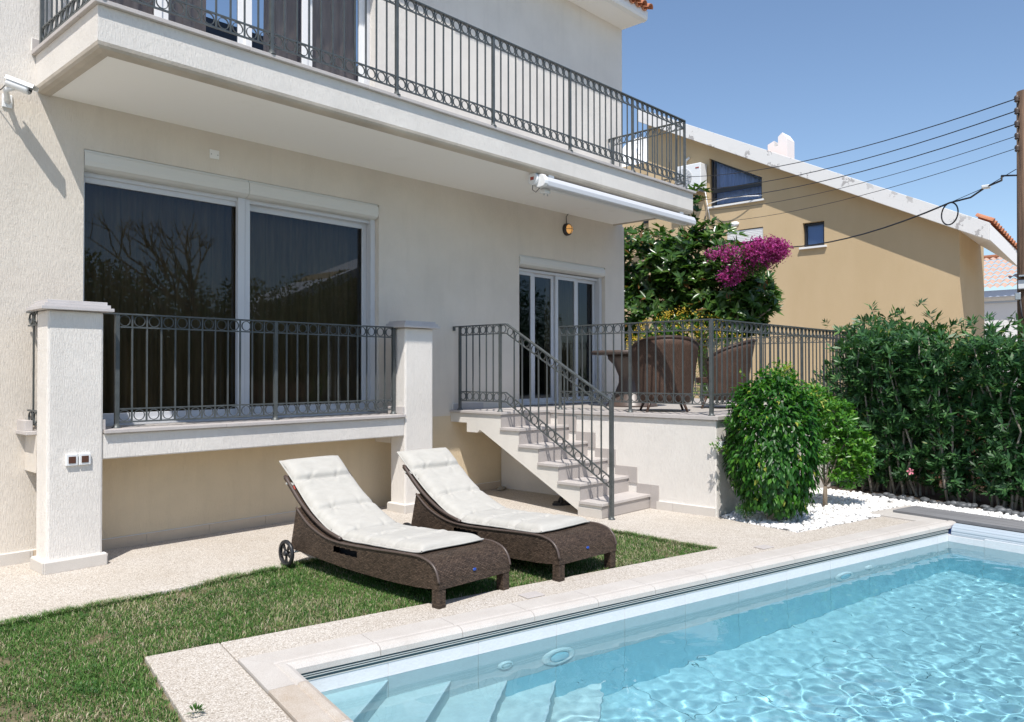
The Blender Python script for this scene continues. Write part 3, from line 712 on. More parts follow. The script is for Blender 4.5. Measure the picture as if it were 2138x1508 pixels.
# ================================================================== FRONT TERRACE (under the window)
PY0, PY1 = -.50, -.26
ft_ = thing('front_terrace', 'low stucco terrace shelf between two square pillars in front of the big window', 'terrace', (-.9, -.3, 0))
def pillar(x0, x1, label=None):
    b = MB(); b.box(x0, x1, PY0, PY1, 0, 1.895); p = b.build('pillar', M['stucco'], ft_, bevel=.018)
    for k, (o_, z0, z1) in enumerate([(.055, 1.897, 1.921), (.036, 1.922, 1.945), (.018, 1.946, 1.968)]):
        b = MB(); b.box(x0-o_+.004*k, x1+o_, PY0-o_, PY1+o_, z0, z1); b.build('cap_slab', M['cap'], p, bevel=.002)
    b = MB(); b.box(x0-.02, x1+.02, PY0-.02, PY1+.02, -.02, .088); b.build('plinth_bed', M['grout'], p, bevel=.004)
    for (xa, xb, ya, yb) in [(x0-.019, x1+.019, PY0-.030, PY0-.0205), (x0-.030, x0-.0205, PY0-.019, PY1+.019), (x1+.0205, x1+.030, PY0-.019, PY1+.019)]:
        b = MB(); b.box(xa, xb, ya, yb, 0, .080); b.build('plinth_tile', M['skirt'], p, bevel=.002)
    return p
pl = pillar(-2.735, -2.352); pr = pillar(.565, .945)
b = MB(); b.box(-2.352+.001, .564, PY0+.012, -.3, .785, .978); b.build('front_beam', M['stucco'], ft_, bevel=.01)
b = MB(); b.box(-2.352+.001, .564, -.3, -.001, .88, .978); b.box(-2.735, -2.352, PY1+.001, -.001, .70, .978); b.box(.565, .945, PY1+.001, -.001, .70, .978); b.build('floor_slab', M['stucco_low'], ft_)
coping_run(ft_, -2.35, PY0-.022, .562, PY0+.25, .98, 1.008)
coping_run(ft_, -2.35, PY0+.252, .562, -.001, .98, 1.006, .5, 'pave_tile', 'floor_tile')
coping_run(ft_, -2.80, PY1+.002, -2.36, -.001, .98, 1.008); coping_run(ft_, .566, PY1+.002, .975, -.001, .98, 1.008)
for (xa, xb) in [(-2.351, -2.333), (.546, .564)]:
    b = MB(); b.box(xa, xb, PY0+.01, PY1+.02, 1.009, 1.085); b.build('skirting_tile', M['granite'], ft_, bevel=.002)
b = MB(); b.box(-2.79, -2.74, -.2, -.001, 1.009, 1.085); b.build('skirting_tile', M['granite'], ft_, bevel=.002)
lr = thing('terrace_railing', 'iron railing with rings between the two pillars in front of the big window', 'railing', (-2.2, -.34, 1.008))
ly = -.36; lz = 1.905
rail_segment(lr, (-2.205, ly), (-.83, ly), lz, lz, .86, n=12); rail_segment(lr, (-.83, ly), (.525, ly), lz, lz, .86, n=12)
for x in (-2.205, -.83, .525): post(lr, x, ly, 1.008, lz-.006, .016)
b = MB().bar((-2.345, ly, lz-.006), (-2.205, ly, lz-.006), .04, .012); b.build('handrail', IR, lr)
wall_hook(lr, (.525, ly, lz-.006), (.06, -.0, 0))
ls = thing('terrace_side_railing', 'narrow iron railing piece joining the left pillar to the house wall', 'railing', (-2.72, -.13, 1.008))
rail_segment(ls, (-2.72, PY1), (-2.72, -.02), lz, lz, .86, n=2)
# ================================================================== SIDE TERRACE
TX, TY = 2.50, -2.955
stt = thing('side_terrace', 'raised stucco terrace with pale stone edge beside the garden stairs', 'terrace', (4.6, -1.5, 0))
b = MB(); b.box(TX, 7.0, TY, -.002, -.055, .958); b.build('retaining_wall', M['stucco'], stt, bevel=.015)
coping_run(stt, TX-.03, TY-.035, TX+.28, -.002, .960, .999, 1.0)
coping_run(stt, TX+.282, TY-.035, 7.03, TY+.28, .960, .999, 1.0)
n_t = 0
for i in range(10):
    for j in range(6):
        x0 = TX+.284+i*.42; y0 = TY+.284+j*.445
        b = MB(); b.box(x0+.002, x0+.418, y0+.002, y0+.443, .962, .9985); b.build('floor_tile', M['pave_tile'], stt)
skirt_run(stt, (TX, -2.27), (0, -1), (-1, 0), .68, 0, .085, off=.20)
tr_ = thing('side_terrace_railing', 'dark iron ring railing round the outer edge of the raised side terrace', 'railing', (2.55, -2.885, .999))
tz = 1.972; rx_ = 2.487+.05
rail_segment(tr_, (rx_, -.93), (rx_, -1.91), tz, tz, .87, n=9); rail_segment(tr_, (rx_, -1.91), (rx_, -2.885), tz, tz, .87, n=9)
for y in (-.93, -1.91): post(tr_, rx_, y, .999, tz-.006)
post(tr_, rx_, -2.885, .999, tz-.006, .018)
xs = [rx_, 3.64, 4.74, 5.84, 6.93]
for i in range(4): rail_segment(tr_, (xs[i], -2.885), (xs[i+1], -2.885), tz, tz, .87, n=10); post(tr_, xs[i+1], -2.885, .999, tz-.006)
rail_segment(tr_, (6.93, -2.885), (6.93, -1.6), tz, tz, .87, n=11); rail_segment(tr_, (6.93, -1.6), (6.93, -.3), tz, tz, .87, n=11); rail_segment(tr_, (6.93, -.3), (6.93, 1.2), tz, tz, .87, n=13)
for y in (-1.6, -.3, 1.2): post(tr_, 6.93, y, .999, tz-.006)
# ================================================================== STAIRS
gs = thing('garden_stairs', 'six pale granite steps with stucco side leading up to the side terrace', 'stairs', (2.08, -1.1, 0))
SX0, SX1 = 1.66, TX-.001
nose = [-2.195, -1.925, -1.645, -1.372, -1.10, -.83]
zz = [.15, .320, .490, .660, .830, .999]
th = .03
ris = [y+.022 for y in nose]                     # riser faces
poly = []
# stringer/stair body profile in (y,z)
poly.append((ris[0], 0.002))
for i in range(6):
    poly.append((ris[i], zz[i]-th)); 
    if i < 5: poly.append((ris[i+1], zz[i]-th))
poly += [(-.002, zz[5]-th), (-.002, .86), (-.27, .86), (-.27, .755), (-.44, .755), (-.48, .79), (-1.915, .03), (-1.93, .002)]
b = MB().prism(poly, SX0, SX1, 'x'); b.build('stair_body', M['stucco_smooth'], gs)
for i in range(6):
    y_end = ris[i+1] if i < 5 else -.001
    b = MB(); b.box(SX0-.022, SX1-.001, nose[i], y_end-.001, zz[i]-th+.001, zz[i]); b.build('tread', M['granite'], gs, bevel=.003)
    z0 = (zz[i-1] if i else .004); b = MB(); b.box(SX0-.002, SX1-.001, ris[i]-.008, ris[i]-.0005, z0+.001, zz[i]-th-.001)
    b.build('riser', M['granite_dark'], gs)
    b = MB(); b.box(SX1+.0, SX1+.004, nose[i]-.11, nose[i]+.17, z0, zz[i]+.11) if 0 else None
# stepped skirting on the wall beside the treads
sy = -2.31
for i in range(5):
    y0 = nose[i]-.10; y1 = nose[i+1]-.10; z1 = zz[i]+.10; z0 = (zz[i-1]+.10 if i else 0.0)
    b = MB(); b.box(SX1-.014, SX1+.0, y0, y0+.10 if 1 else y1, z0, z1-.0)
    b.build('stepped_skirting', M['granite_dark'], gs, bevel=.001)
    b = MB(); b.box(SX1-.014, SX1+.0, y0+.1015, y1-.001, zz[i]+.0005, z1); b.build('stepped_skirting', M['granite_dark'], gs, bevel=.001)
b = MB(); b.box(SX0-.012, SX0-.0, ris[0]+.005, ris[0]+.29, .0, .088); b.build('skirting_tile', M['skirt'], gs, bevel=.002)
skirt_run(gs, (1.68, -.001), (1, 0), (0, -1), .5, 1.0, .07, mat='granite')
sr = thing('stair_railing', 'sloping iron handrail with rings down the outer side of the garden stairs', 'railing', (1.70, -1.5, 0))
rx2 = 1.70
rail_segment(sr, (rx2, -.115), (rx2, -.76), tz, tz, .87, n=6)
rail_segment(sr, (rx2, -.76), (rx2, -.855), tz, tz, .87, n=1)
rail_segment(sr, (rx2, -.855), (rx2, -2.255), tz, 1.165, .87, n=12, hand=(.042, .014))
post(sr, rx2, -.115, .999, tz-.006); post(sr, rx2, -.76, .999, tz-.006)
post(sr, rx2, -2.262, .0, 1.165, .018)
wall_hook(sr, (rx2, -.115, tz-.006), (0, .10, 0))
# ================================================================== TAN NEIGHBOUR HOUSE
tan = thing('tan_house', 'tan rendered neighbour house with a sloping white cracked gable edge behind the hedge', 'house', (14, 0, 0))
def fb_z(y): return 5.60+.502*y            # underside of the fascia along y
NX = 14.0
# gable wall with openings: columns between y breaks
ops = [(1.985, 3.425, 5.70, None), (.445, .96, 4.37, 4.985), (1.96, 2.95, 3.3, 5.03)]
ys = [-2.4, .445, .96, 1.96, 1.985, 2.95, 3.425, 5.3]
mb = MB()
def wallcol(y0, y1, holes):
    top0, top1 = fb_z(y0)+.10, fb_z(y1)+.10
    z = -.06
    for h0, h1 in holes:
        mb.prism([(y0, z), (y1, z), (y1, h0), (y0, h0)], NX, NX+.3, 'x'); z = h1
        if h1 is None: return
    mb.prism([(y0, z), (y1, z), (y1, top1), (y0, top0)], NX, NX+.3, 'x')
wallcol(-2.4, .445, []); wallcol(.445, .96, [(4.37, 4.985)]); wallcol(.96, 1.96, [])
mb.prism([(1.96, -.06), (1.985, -.06), (1.985, 3.3), (1.96, 3.3)], NX, NX+.3, 'x'); mb.prism([(1.96, 5.03), (1.985, 5.03), (1.985, fb_z(1.985)+.1), (1.96, fb_z(1.96)+.1)], NX, NX+.3, 'x')
def wt(y): return 6.265+(y-1.985)*.508      # sloping head of the big window
for (ya, yb, lo) in [(1.985, 2.95, 5.03), (2.95, 3.425, -.06)]:
    if lo > 0: mb.prism([(ya, -.06), (yb, -.06), (yb, 3.3), (ya, 3.3)], NX, NX+.3, 'x')
    mb.prism([(ya, lo), (yb, lo), (yb, 5.70), (ya, 5.70)], NX, NX+.3, 'x')
    mb.prism([(ya, wt(ya)), (yb, wt(yb)), (yb, fb_z(yb)+.1), (ya, fb_z(ya)+.1)], NX, NX+.3, 'x')
wallcol(3.425, 5.3, [])
mb.build('gable_wall', M['tan'], tan)
mb = MB(); mb.prism([(NX+.302, -2.4), (16.1, -2.4), (16.1, 6), (15.8, 6), (15.8, -2.1), (NX+.302, -2.1)], -.06, 4.42)
mb.build('side_wall', M['tan'], tan)
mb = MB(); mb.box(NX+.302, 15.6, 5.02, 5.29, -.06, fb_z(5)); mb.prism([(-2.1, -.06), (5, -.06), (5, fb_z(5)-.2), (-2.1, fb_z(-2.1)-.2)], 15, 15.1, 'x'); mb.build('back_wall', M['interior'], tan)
# fascia (sloping white gable edge), soffit and roof
FX = 13.64
mb = MB(); yA, yB = -3.02, 5.4
mb.prism([(yA, fb_z(yA)), (yB, fb_z(yB)), (yB, fb_z(yB)+.37), (yA, fb_z(yA)+.36)], FX, FX+.16, 'x'); mb.build('gable_fascia', M['peel'], tan, bevel=.006)
mb = MB(); mb.prism([(yA, fb_z(yA)+.04), (yB, fb_z(yB)+.04), (yB, fb_z(yB)+.12), (yA, fb_z(yA)+.12)], FX+.161, NX+.3, 'x'); mb.build('soffit', M['white_wall'], tan)
mb = MB(); mb.add([(FX+.05, yA-.001, fb_z(yA)+.02), (FX+.05, yA-.001, fb_z(yA)+.345), (15.6, -3.22, 3.98), (15.6, -3.22, 3.66), (FX+.05, -2.4, 4.42), (15.6, -2.4, 4.30)],
                  [(0, 3, 2, 1), (0, 4, 5, 3)]); mb.build('eave_board', M['white_wall'], tan)
mb = MB(); mb.add([(FX+.05, yA, fb_z(yA)+.35), (15.62, -3.24, 3.99), (17, 5, 8.2), (FX+.05, yB, fb_z(yB)+.36)], [(0, 1, 2, 3)]); mb.build('roof_deck', M['clay'], tan)
tt = MB(); tt.prism([(x*.9, z*.9) for x, z in poly_t] if 0 else [(.07*math.cos(pi*k/6), .07*math.sin(pi*k/6)) for k in range(7)], 0, .35, 'y'); ttm = tt.mesh('roof_tile', M['clay'])
for i in range(15):
    f = i/14; p = Vector((FX+.25+f*1.8, -3.05-.22*f, 4.47-.52*f+.02)); inst(ttm, 'roof_tile', tan, Matrix.Translation(p-Vector((14, 0, 0))) @ Matrix.Rotation(.45, 4, 'X'))
# windows
def tan_window(y0, y1, z0, zt0, zt1, rail, name='window'):
    """frame set back in the wall; zt0/zt1 head height at y0/y1"""
    w_ = .05; x0, x1 = NX+.09, NX+.14
    b = MB(); b.prism([(y0, z0), (y0+w_, z0), (y0+w_, zt0), (y0, zt0)], x0, x1, 'x'); b.prism([(y1-w_, z0), (y1, z0), (y1, zt1), (y1-w_, zt1)], x0, x1, 'x')
    b.prism([(y0+w_, z0), (y1-w_, z0), (y1-w_, z0+w_), (y0+w_, z0+w_)], x0, x1, 'x'); b.prism([(y0+w_, zt0-w_-.01), (y1-w_, zt1-w_-.01), (y1-w_, zt1-.01), (y0+w_, zt0-.01)], x0, x1, 'x')
    f = b.build(name, M['dark_frame'], tan)
    if rail: b = MB().box(x0, x1, y0+w_, y1-w_, rail-.05, rail+.06); b.build('rail', M['dark_frame'], f)
    b = MB().add([(x0+.03, y0+w_, z0+w_), (x0+.03, y1-w_, z0+w_), (x0+.03, y1-w_, zt1-w_), (x0+.03, y0+w_, zt0-w_)], [(3, 2, 1, 0)]); b.build('pane', M['glass_clear'], f)
    b = MB(); b.box(NX-.07, NX+.09, y0-.07, y1+.07, z0-.045, z0-.001); b.build('sill', M['white_paint'], f)
    return f
bw = tan_window(1.99, 3.42, 5.72, wt(1.985), wt(3.425), 6.13)
vs = []; fs = []
for i in range(60):
    y = 2.05+1.32*i/59; x = NX+.30+.03*math.sin(i*1.35)+.015*math.sin(i*2.9)
    vs += [(x, y, 5.74), (x, y, wt(y)+.2)]
    if i: fs.append((2*i-2, 2*i, 2*i+1, 2*i-1))
MB().add(vs, fs, True).build('blind', mk('blue_blind', (.42, .52, .78), .8), bw)
# curved bar and grille bars in front of the big window
MB().tube([(NX-.02-.22*math.sin(pi*k/14), 1.97+1.5*k/14, 5.80+.02*math.sin(pi*k/14)) for k in range(15)], .012, 6).build('guard_bar', M['white_paint'], bw)
sw = tan_window(.45, .955, 4.40, 4.98, 4.98, None)
b = MB().box(NX+.16, NX+.17, .50, .90, 4.45, 4.93); b.build('blind', M['window_blue'], sw)
lw = tan_window(1.965, 2.945, 3.33, 5.02, 5.02, 4.2)
for k in range(7):
    b = MB().box(NX+.02, NX+.05, 1.97, 2.94, 4.72+k*.042, 4.755+k*.042); b.build('shutter_slat', M['white_paint'], lw)
# far left wing
b = MB(); b.box(15.6, 19.5, 5.4, 9.6, -.06, 7.75); b.build('wing_wall', M['tan'], tan)
b = MB(); b.box(15.56, 15.6, 5.75, 6.5, 5.9, 6.7); wg = b.build('window', M['dark_frame'], tan); b = MB().box(15.53, 15.56, 5.82, 6.43, 5.97, 6.63); b.build('pane', M['window_blue'], wg)
# chimney
b = MB(); P = [(1.50, 6.1), (1.50, 7.22), (1.66, 7.40), (1.82, 7.30), (1.82, 7.02), (1.90, 7.02), (1.90, 7.22), (2.03, 7.20), (2.03, 6.1)]
P = [(1.47, 6.1), (1.47, 7.20), (1.585, 7.37), (1.70, 7.28), (1.70, 7.05), (1.80, 7.05), (1.80, 7.20), (1.97, 7.13), (1.97, 6.1)]
b.prism(P, 14.3, 14.75, 'x'); ch = b.build('chimney', M['white_wall'], tan, bevel=.004)
b = MB(); b.box(14.31, 14.74, 1.701, 1.799, 7.0, 7.052); b.build('flue', M['dark'], ch)
b = MB(); b.lathe([(.0, 0), (.06, .0), (.07, .02), (.05, .05), (.0, .06)], n=14, mtx=Matrix.Translation((NX, 2.72, 5.185)) @ Matrix.Rotation(-pi/2, 4, 'Y') @ Matrix.Scale(1.9, 4, (0, 1, 0)))
wl = b.build('wall_lamp', M['white_plastic'], None); wl.location = (0, 0, 0); tag(wl, 'small oval white lamp on the tan wall left of the small square window', 'wall lamp')
# satellite dishes
def dish(y, z, x, r, az, label):
    t_ = thing('satellite_dish', label, 'satellite dish', (x, y, z-.5))
    rot = Matrix.Translation((x, y, z)) @ Matrix.Rotation(az, 4, 'Z') @ Matrix.Rotation(R(62), 4, 'X')
    MB().lathe([(r*k/6, .30*r*(k/6)**2) for k in range(7)]+[(r*1.02, .3*r+.01), (r*.98, .3*r-.015)]+[(r*k/6, .30*r*(k/6)**2-.02) for k in range(5, 0, -1)], n=28, mtx=rot).build('reflector', M['white_paint'], t_)
    p = rot @ Vector((0, 0, r*.95)); q = rot @ Vector((0, -r*.95, .28*r)); MB().tube([q, p], .015, 6).build('feed_arm', M['steel'], t_)
    MB().tube([(x, y, z-.8), (x, y, z)], .03, 8).build('mast', M['steel'], t_)
dish(7.3, 8.35, 16.6, .56, R(-70), 'large white satellite dish seen through the balcony railing corner')
dish(8.3, 8.2, 16.8, .34, R(-60), 'smaller white satellite dish left of the large one behind the balcony railing')
# air conditioner
ac = thing('air_conditioner', 'white outdoor air conditioner on a bracket on the tan wall left of the big window', 'air conditioner', (13.8, 3.84, 6.0))
MB().box(13.62, 13.95, 3.47, 4.23, 6.16, 6.84).build('casing', M['white_plastic'], ac, bevel=.02)
g_ = MB().lathe([(.255, 0), (.255, .012), (.24, .014)], n=28, mtx=Matrix.Translation((13.62, 3.98, 6.5)) @ Matrix.Rotation(-pi/2, 4, 'Y')).build('fan_grille', mk('grey_grille', (.45, .46, .47), .5), ac)
for k in range(7): MB().tube([(13.6, 3.98+.24*math.cos(a_), 6.5+.24*math.sin(a_)) for a_ in (k*pi/7, k*pi/7+pi)], .004, 4).build('grille_wire', M['white_plastic'], g_)
MB().box(13.6, 14, 3.50, 3.55, 6.10, 6.155).build('bracket', M['steel'], ac); MB().box(13.6, 14, 4.15, 4.20, 6.10, 6.155).build('bracket', M['steel'], ac)
MB().box(13.612, 13.618, 3.52, 3.62, 6.70, 6.73).build('maker_badge', M['red_print'], ac)
MB().tube([(13.9, 4.1, 6.84), (13.95, 4.1, 7.05), (13.98, 4.0, 7.12)], .035, 8).build('vent_pipe', M['white_plastic'], ac)
MB().tube([(13.9, 3.5, 6.16), (13.93, 3.44, 5.7), (13.97, 3.4, 5.4)], .015, 6).build('drain_hose', M['white_plastic'], ac)
# white house further back
fw_ = thing('far_white_house', 'white house with a pale clay tile roof far behind the hedge beside the wooden pole', 'house', (27, 0, 0))
b = MB(); b.box(24.6, 34, -7, .6, -.06, 3.95); b.build('wall', M['white_wall'], fw_)
for k, (o_, z0, z1) in enumerate([(.06, 3.62, 3.68), (.12, 3.68, 3.74), (.20, 3.74, 3.80)]):
    b = MB(); b.box(24.6-o_, 24.7, -7, .6+o_, z0, z1); b.build('cornice_moulding', mk('blue_grey_trim', (.45, .52, .62), .6) if k == 0 else M['white_wall'], fw_)
b = MB(); b.box(24.28, 24.6, -7, .9, 3.80, 4.0); b.build('gutter_board', mk('pale_blue_board', (.50, .58, .72), .6), fw_)
# roof of rolled tiles (one corrugated piece, tiles too small to tell apart)
vs = []; fs = []; ncol = 40; nrow = 8
for r_ in range(nrow):
    f0 = r_/nrow; f1 = (r_+1)/nrow
    for e, f in ((0, f0), (1, f1)):
        for i in range(ncol*4+1):
            y = 1.2-8.2*i/(ncol*4); vs.append((24.15+3.0*f, y, 4.02+1.35*f+.07*abs(math.sin(pi*i/4))+(.04 if e == 0 else .0)))
    o_ = r_*2*(ncol*4+1); 
    for i in range(ncol*4): fs.append((o_+i, o_+i+1, o_+ncol*4+2+i, o_+ncol*4+1+i))
b = MB().add(vs, fs); rf = b.build('roof', M['clay_pale'], fw_, kind='stuff')
b = MB().tube([(27.15, 1.2, 5.42), (27.15, -7, 5.42)], .09, 8); b.build('ridge', M['clay'], fw_)
dsh = dish(-1.62, 4.95, 24.9, .26, R(-60), 'small white satellite dish over the far pale tile roof beside the pole')
# utility pole and cables
PX, PYY = 7.5, -4.73
pole = thing('utility_pole', 'brown wooden utility pole with insulators at the right edge of the view', 'utility pole', (PX, PYY, 0))
MB().tube([(PX, PYY, -.1), (PX, PYY, 2.5), (PX+.005, PYY, 5.10)], [.125, .118, .105], 18).build('shaft', M['pole'], pole)
wz = [5.00, 4.84, 4.67, 4.51, 4.35]
for z in wz:
    MB().lathe([(.02, -.045), (.032, -.03), (.022, -.01), (.034, .012), (.026, .035), (.01, .045)], (PX-.09, PYY+.085, z), 12).build('insulator', M['wicker_trim'], pole)
    MB().tube([(PX, PYY+.06, z-.03), (PX-.09, PYY+.085, z-.05)], .009, 6).build('bracket', M['steel'], pole)
MB().box(PX-.16, PX-.10, PYY-.02, PYY+.08, 2.50, 2.62).build('junction_box', M['white_plastic'], pole, bevel=.01)
MB().box(PX-.15, PX-.11, PYY+.05, PYY+.12, 2.36, 2.46).build('clamp', M['steel'], pole, bevel=.01)
MB().box(PX-.20, PX-.08, PYY-.10, PYY+.06, 2.66, 2.68).build('bracket_plate', M['steel'], pole)
MB().tube([(PX-.13, PYY+.06, 2.36), (PX-.15, PYY+.04, 2.15), (PX-.13, PYY, 2.05), (PX-.12, PYY-.05, 2.2)], .012, 6).build('loop_lead', M['rubber'], pole)
ends = [(16.64, 8, 7.95), (16.64, 8, 7.52), (16.64, 8, 7.20), (16.64, 8, 6.86), (16.64, 8, 6.45)]
names_ = ['topmost overhead cable leading from the wooden pole towards the balcony', 'second overhead cable from the top at the wooden pole', 'middle overhead cable of the five at the wooden pole',
          'thin fourth overhead cable from the top at the wooden pole', 'lowest of the five parallel cables at the wooden pole']
for k, (e, z) in enumerate(zip(ends, wz)):
    a_ = Vector((PX-.09, PYY+.10, z)); b_ = Vector(e); pts = []
    for i in range(25):
        f = i/24; p = a_.lerp(b_, f); p.z -= .95*4*f*(1-f)*.55; pts.append(p)
    o = MB().tube(pts, .008 if k < 3 else .005, 5).build('overhead_cable', M['wire']); tag(o, names_[k], 'cable', 'parallel overhead cables')
thick = thing('service_cable', 'thick black cable with a coiled loop hanging below the five parallel cables', 'cable', (PX-.1, PYY, 4.0))
def cat(a_, b_, sag, n=16): return [Vector(a_).lerp(Vector(b_), i/n)-Vector((0, 0, sag*4*(i/n)*(1-i/n))) for i in range(n+1)]
P1 = Vector((8.05, -4.15, 4.03)); P2 = Vector((8.6, -3.55, 3.98))
MB().tube([(PX-.08, PYY+.1, 4.0), (PX+.1, PYY+.3, 4.06), (7.85, -4.38, 4.05), P1, (8.3, -3.9, 3.96), P2]+cat(P2, (13.9, 3.2, 4.85), .42)[1:], .013, 6).build('cable_run', M['wire'], thick)
MB().tube([P2+Vector((.18*math.sin(a_)*.62, .18*math.sin(a_)*.78, -.165+.165*math.cos(a_))) for a_ in np.linspace(0, 2*pi, 25)], .011, 6).build('cable_loop', M['wire'], thick)
MB().box(P1.x-.05, P1.x+.05, P1.y-.05, P1.y+.05, P1.z-.02, P1.z+.025).build('splice_box', M['white_plastic'], thick, bevel=.01)
MB().tube([(PX-.08, PYY+.1, 4.08), P1, P2], .005, 5).build('support_wire', M['wire'], thick)
# ================================================================== SMALL THINGS ON THE WHITE HOUSE
cc = thing('security_camera', 'white bullet security camera on the wall left of the balcony', 'security camera', (-2.86, 0, 3.45))
fwd = Vector((.40, -.36, -.20)).normalized(); c0 = Vector((-2.90, -.135, 3.585)); rot = fwd.to_track_quat('Z', 'Y').to_matrix().to_4x4()
bm_ = Matrix.Translation(c0) @ rot
b = MB(); b.lathe([(.034, 0), (.037, .01), (.037, .15), (.034, .165)], n=8, mtx=bm_ @ Matrix.Rotation(pi/8, 4, 'Z')); cb = b.build('body', M['white_plastic'], cc)
b = MB(); b.add([(bm_ @ Vector((x, y, z))) for z in (-.01, .20) for x, y in ((-.042, .015), (-.036, .044), (.036, .044), (.042, .015), (.039, .015), (.034, .040), (-.034, .040), (-.039, .015))],
                [(i, (i+1) % 8, (i+1) % 8+8, i+8) for i in range(8)]+[(7, 6, 5, 4, 3, 2, 1, 0), (8, 9, 10, 11, 12, 13, 14, 15)]); b.build('sun_hood', M['white_plastic'], cc)
MB().lathe([(.027, .163), (.027, .168), (.0, .168)], n=14, mtx=bm_).build('lens_window', mk('lens_grey', (.35, .36, .38), .2), cb)
for dx in (-.012, .012): MB().lathe([(.008, .166), (.008, .171)], (dx, 0, 0), 10, mtx=bm_).build('lens', M['dark'], cb)
MB().box(-2.905, -2.835, -.014, 0, 3.43, 3.53).build('base_plate', M['white_plastic'], cc, bevel=.006)
MB().tube([(-2.87, -.012, 3.48), (-2.885, -.06, 3.50), (-2.905, -.10, 3.535), c0+fwd*.055+Vector((0, 0, -.02))], [.024, .02, .022, .018], 10).build('arm', M['white_plastic'], cc)
MB().tube([c0, c0+Vector((-.03, .02, -.05)), (-2.97, -.03, 3.50), (-3.05, -.005, 3.50), (-3.2, -.004, 3.56)], .004, 5).build('lead', M['rubber'], cc)
b = MB().box(-1.285, -1.195, -.012, 0, 3.365, 3.445).build('blank_cover_plate', M['white_paint'], None, bevel=.003); tag(b, 'square blank cover plate on the shaded wall above the big window', 'cover plate')
for (dx) in (-.03, .03):
    q = MB().box(-1.24+dx-.003, -1.24+dx+.003, -.0145, -.0122, 3.40, 3.406).build('screw', M['dark'], b, world=False)
soc = thing('outdoor_sockets', 'pair of white outdoor sockets with brown covers on the left pillar', 'socket', (-2.53, PY0, .80))
for k, x in enumerate((-2.575, -2.487)):
    f = MB().box(x-.040, x+.040, PY0-.022, PY0, .76, .845).build('frame', M['white_plastic'], soc, bevel=.004)
    MB().box(x-.024, x+.024, PY0-.026, PY0-.0225, .778, .827).build('flap', mk('brown_flap', (.10, .045, .03), .25), f)
wlp = thing('bulkhead_lamp', 'round black wall lamp with a glowing amber glass near the balcony soffit', 'wall lamp', (3.81, 0, 3.39))
lm = Matrix.Translation((3.81, 0, 3.385)) @ Matrix.Rotation(pi/2, 4, 'X')
MB().lathe([(.085, 0), (.085, .02), (.078, .045), (.066, .05)], n=28, mtx=lm).build('housing', M['rubber'], wlp)
MB().lathe([(.066, .046), (.060, .066), (.040, .085), (.0, .093)], n=24, mtx=lm).build('glass_dome', M['amber'], wlp)
for an in (0, pi/2):
    pts = [lm @ Vector((math.cos(an)*.068*math.cos(q), math.sin(an)*.068*math.cos(q), .046+.053*math.sin(q))) for q in np.linspace(0, pi, 13)]; MB().tube(pts, .0035, 5).build('guard', M['rubber'], wlp)
MB().tube([(3.80, -.01, 3.46), (3.80, -.006, 3.56), (3.825, -.02, 3.60)], .005, 5).build('lead', M['rubber'], wlp)
aw = thing('awning_cassette', 'long white folded awning cassette hanging under the balcony edge', 'awning', (3.2, -1.2, 3.5))
ax0, ax1, ay = 1.80, 5.02, -1.235
prf = [(ay-.055, 3.538), (ay-.045, 3.552), (ay+.05, 3.562), (ay+.06, 3.545), (ay+.06, 3.485), (ay-.0, 3.446), (ay-.060, 3.446), (ay-.072, 3.455), (ay-.074, 3.500)]
MB().prism(prf, ax0+.075, ax1-.01, 'x').build('front_profile', M['awning_white'], aw, bevel=.002)
MB().prism([(y_*1.0, z_) for y_, z_ in [(ay-.084, 3.50), (ay-.07, 3.54), (ay-.04, 3.572), (ay+.03, 3.576), (ay+.064, 3.54), (ay+.064, 3.466), (ay+.02, 3.434), (ay-.054, 3.44), (ay-.083, 3.466)]], ax0+.015, ax0+.073, 'x').build('end_cap', M['white_plastic'], aw, bevel=.004)
MB().lathe([(.07, 0), (.07, .03), (.055, .036)], n=24, mtx=Matrix.Translation((ax0+.014, ay+.07, 3.53)) @ Matrix.Rotation(-pi/2, 4, 'Y')).build('roller_end', M['white_plastic'], aw)
MB().box(ax0-.0225, ax0-.0205, ay+.045, ay+.095, 3.515, 3.55).build('rating_label', M['red_print'], aw)
MB().prism([(ay+.065, 3.59), (ay+.065, 3.46), (ay+.12, 3.46), (ay+.16, 3.50), (ay+.16, 3.59)], ax0+.09, ax1-.03, 'x').build('fabric_roll', M['white_plastic'], aw)
for x in (ax0+.18, ax1-.3): MB().box(x, x+.09, ay+.0, ay+.2, 3.572, 3.60).build('bracket', M['white_plastic'], aw, bevel=.004)
MB().box(ax0+.16, ax0+.26, ay+.04, ay+.12, 3.405, 3.455).build('arm_joint', M['white_plastic'], aw, bevel=.012)
for x in (ax0+.19, ax0+.25): MB().tube([(x, ay+.08, 3.41), (x, ay+.08, 3.385)], .008, 6).build('bolt', M['steel'], aw)
MB().tube([(ax0-.01, ay+.07, 3.47), (ax0-.015, ay+.07, 3.41), (ax0+.03, ay+.06, 3.39), (ax0+.06, ay+.03, 3.44)], .0045, 5).build('crank_eye', M['rubber'], aw)
tb = thing('tap_box', 'small white outlet box on the corner of the side terrace wall beside the shrub', 'outlet box', (2.56, TY, .71))
MB().box(2.53, 2.60, TY-.045, TY, .665, .745).build('box', M['white_plastic'], tb, bevel=.006)
MB().tube([(2.60, TY-.025, .70), (2.615, TY-.03, .70)], .012, 8).build('gland', M['black_plastic'], tb)
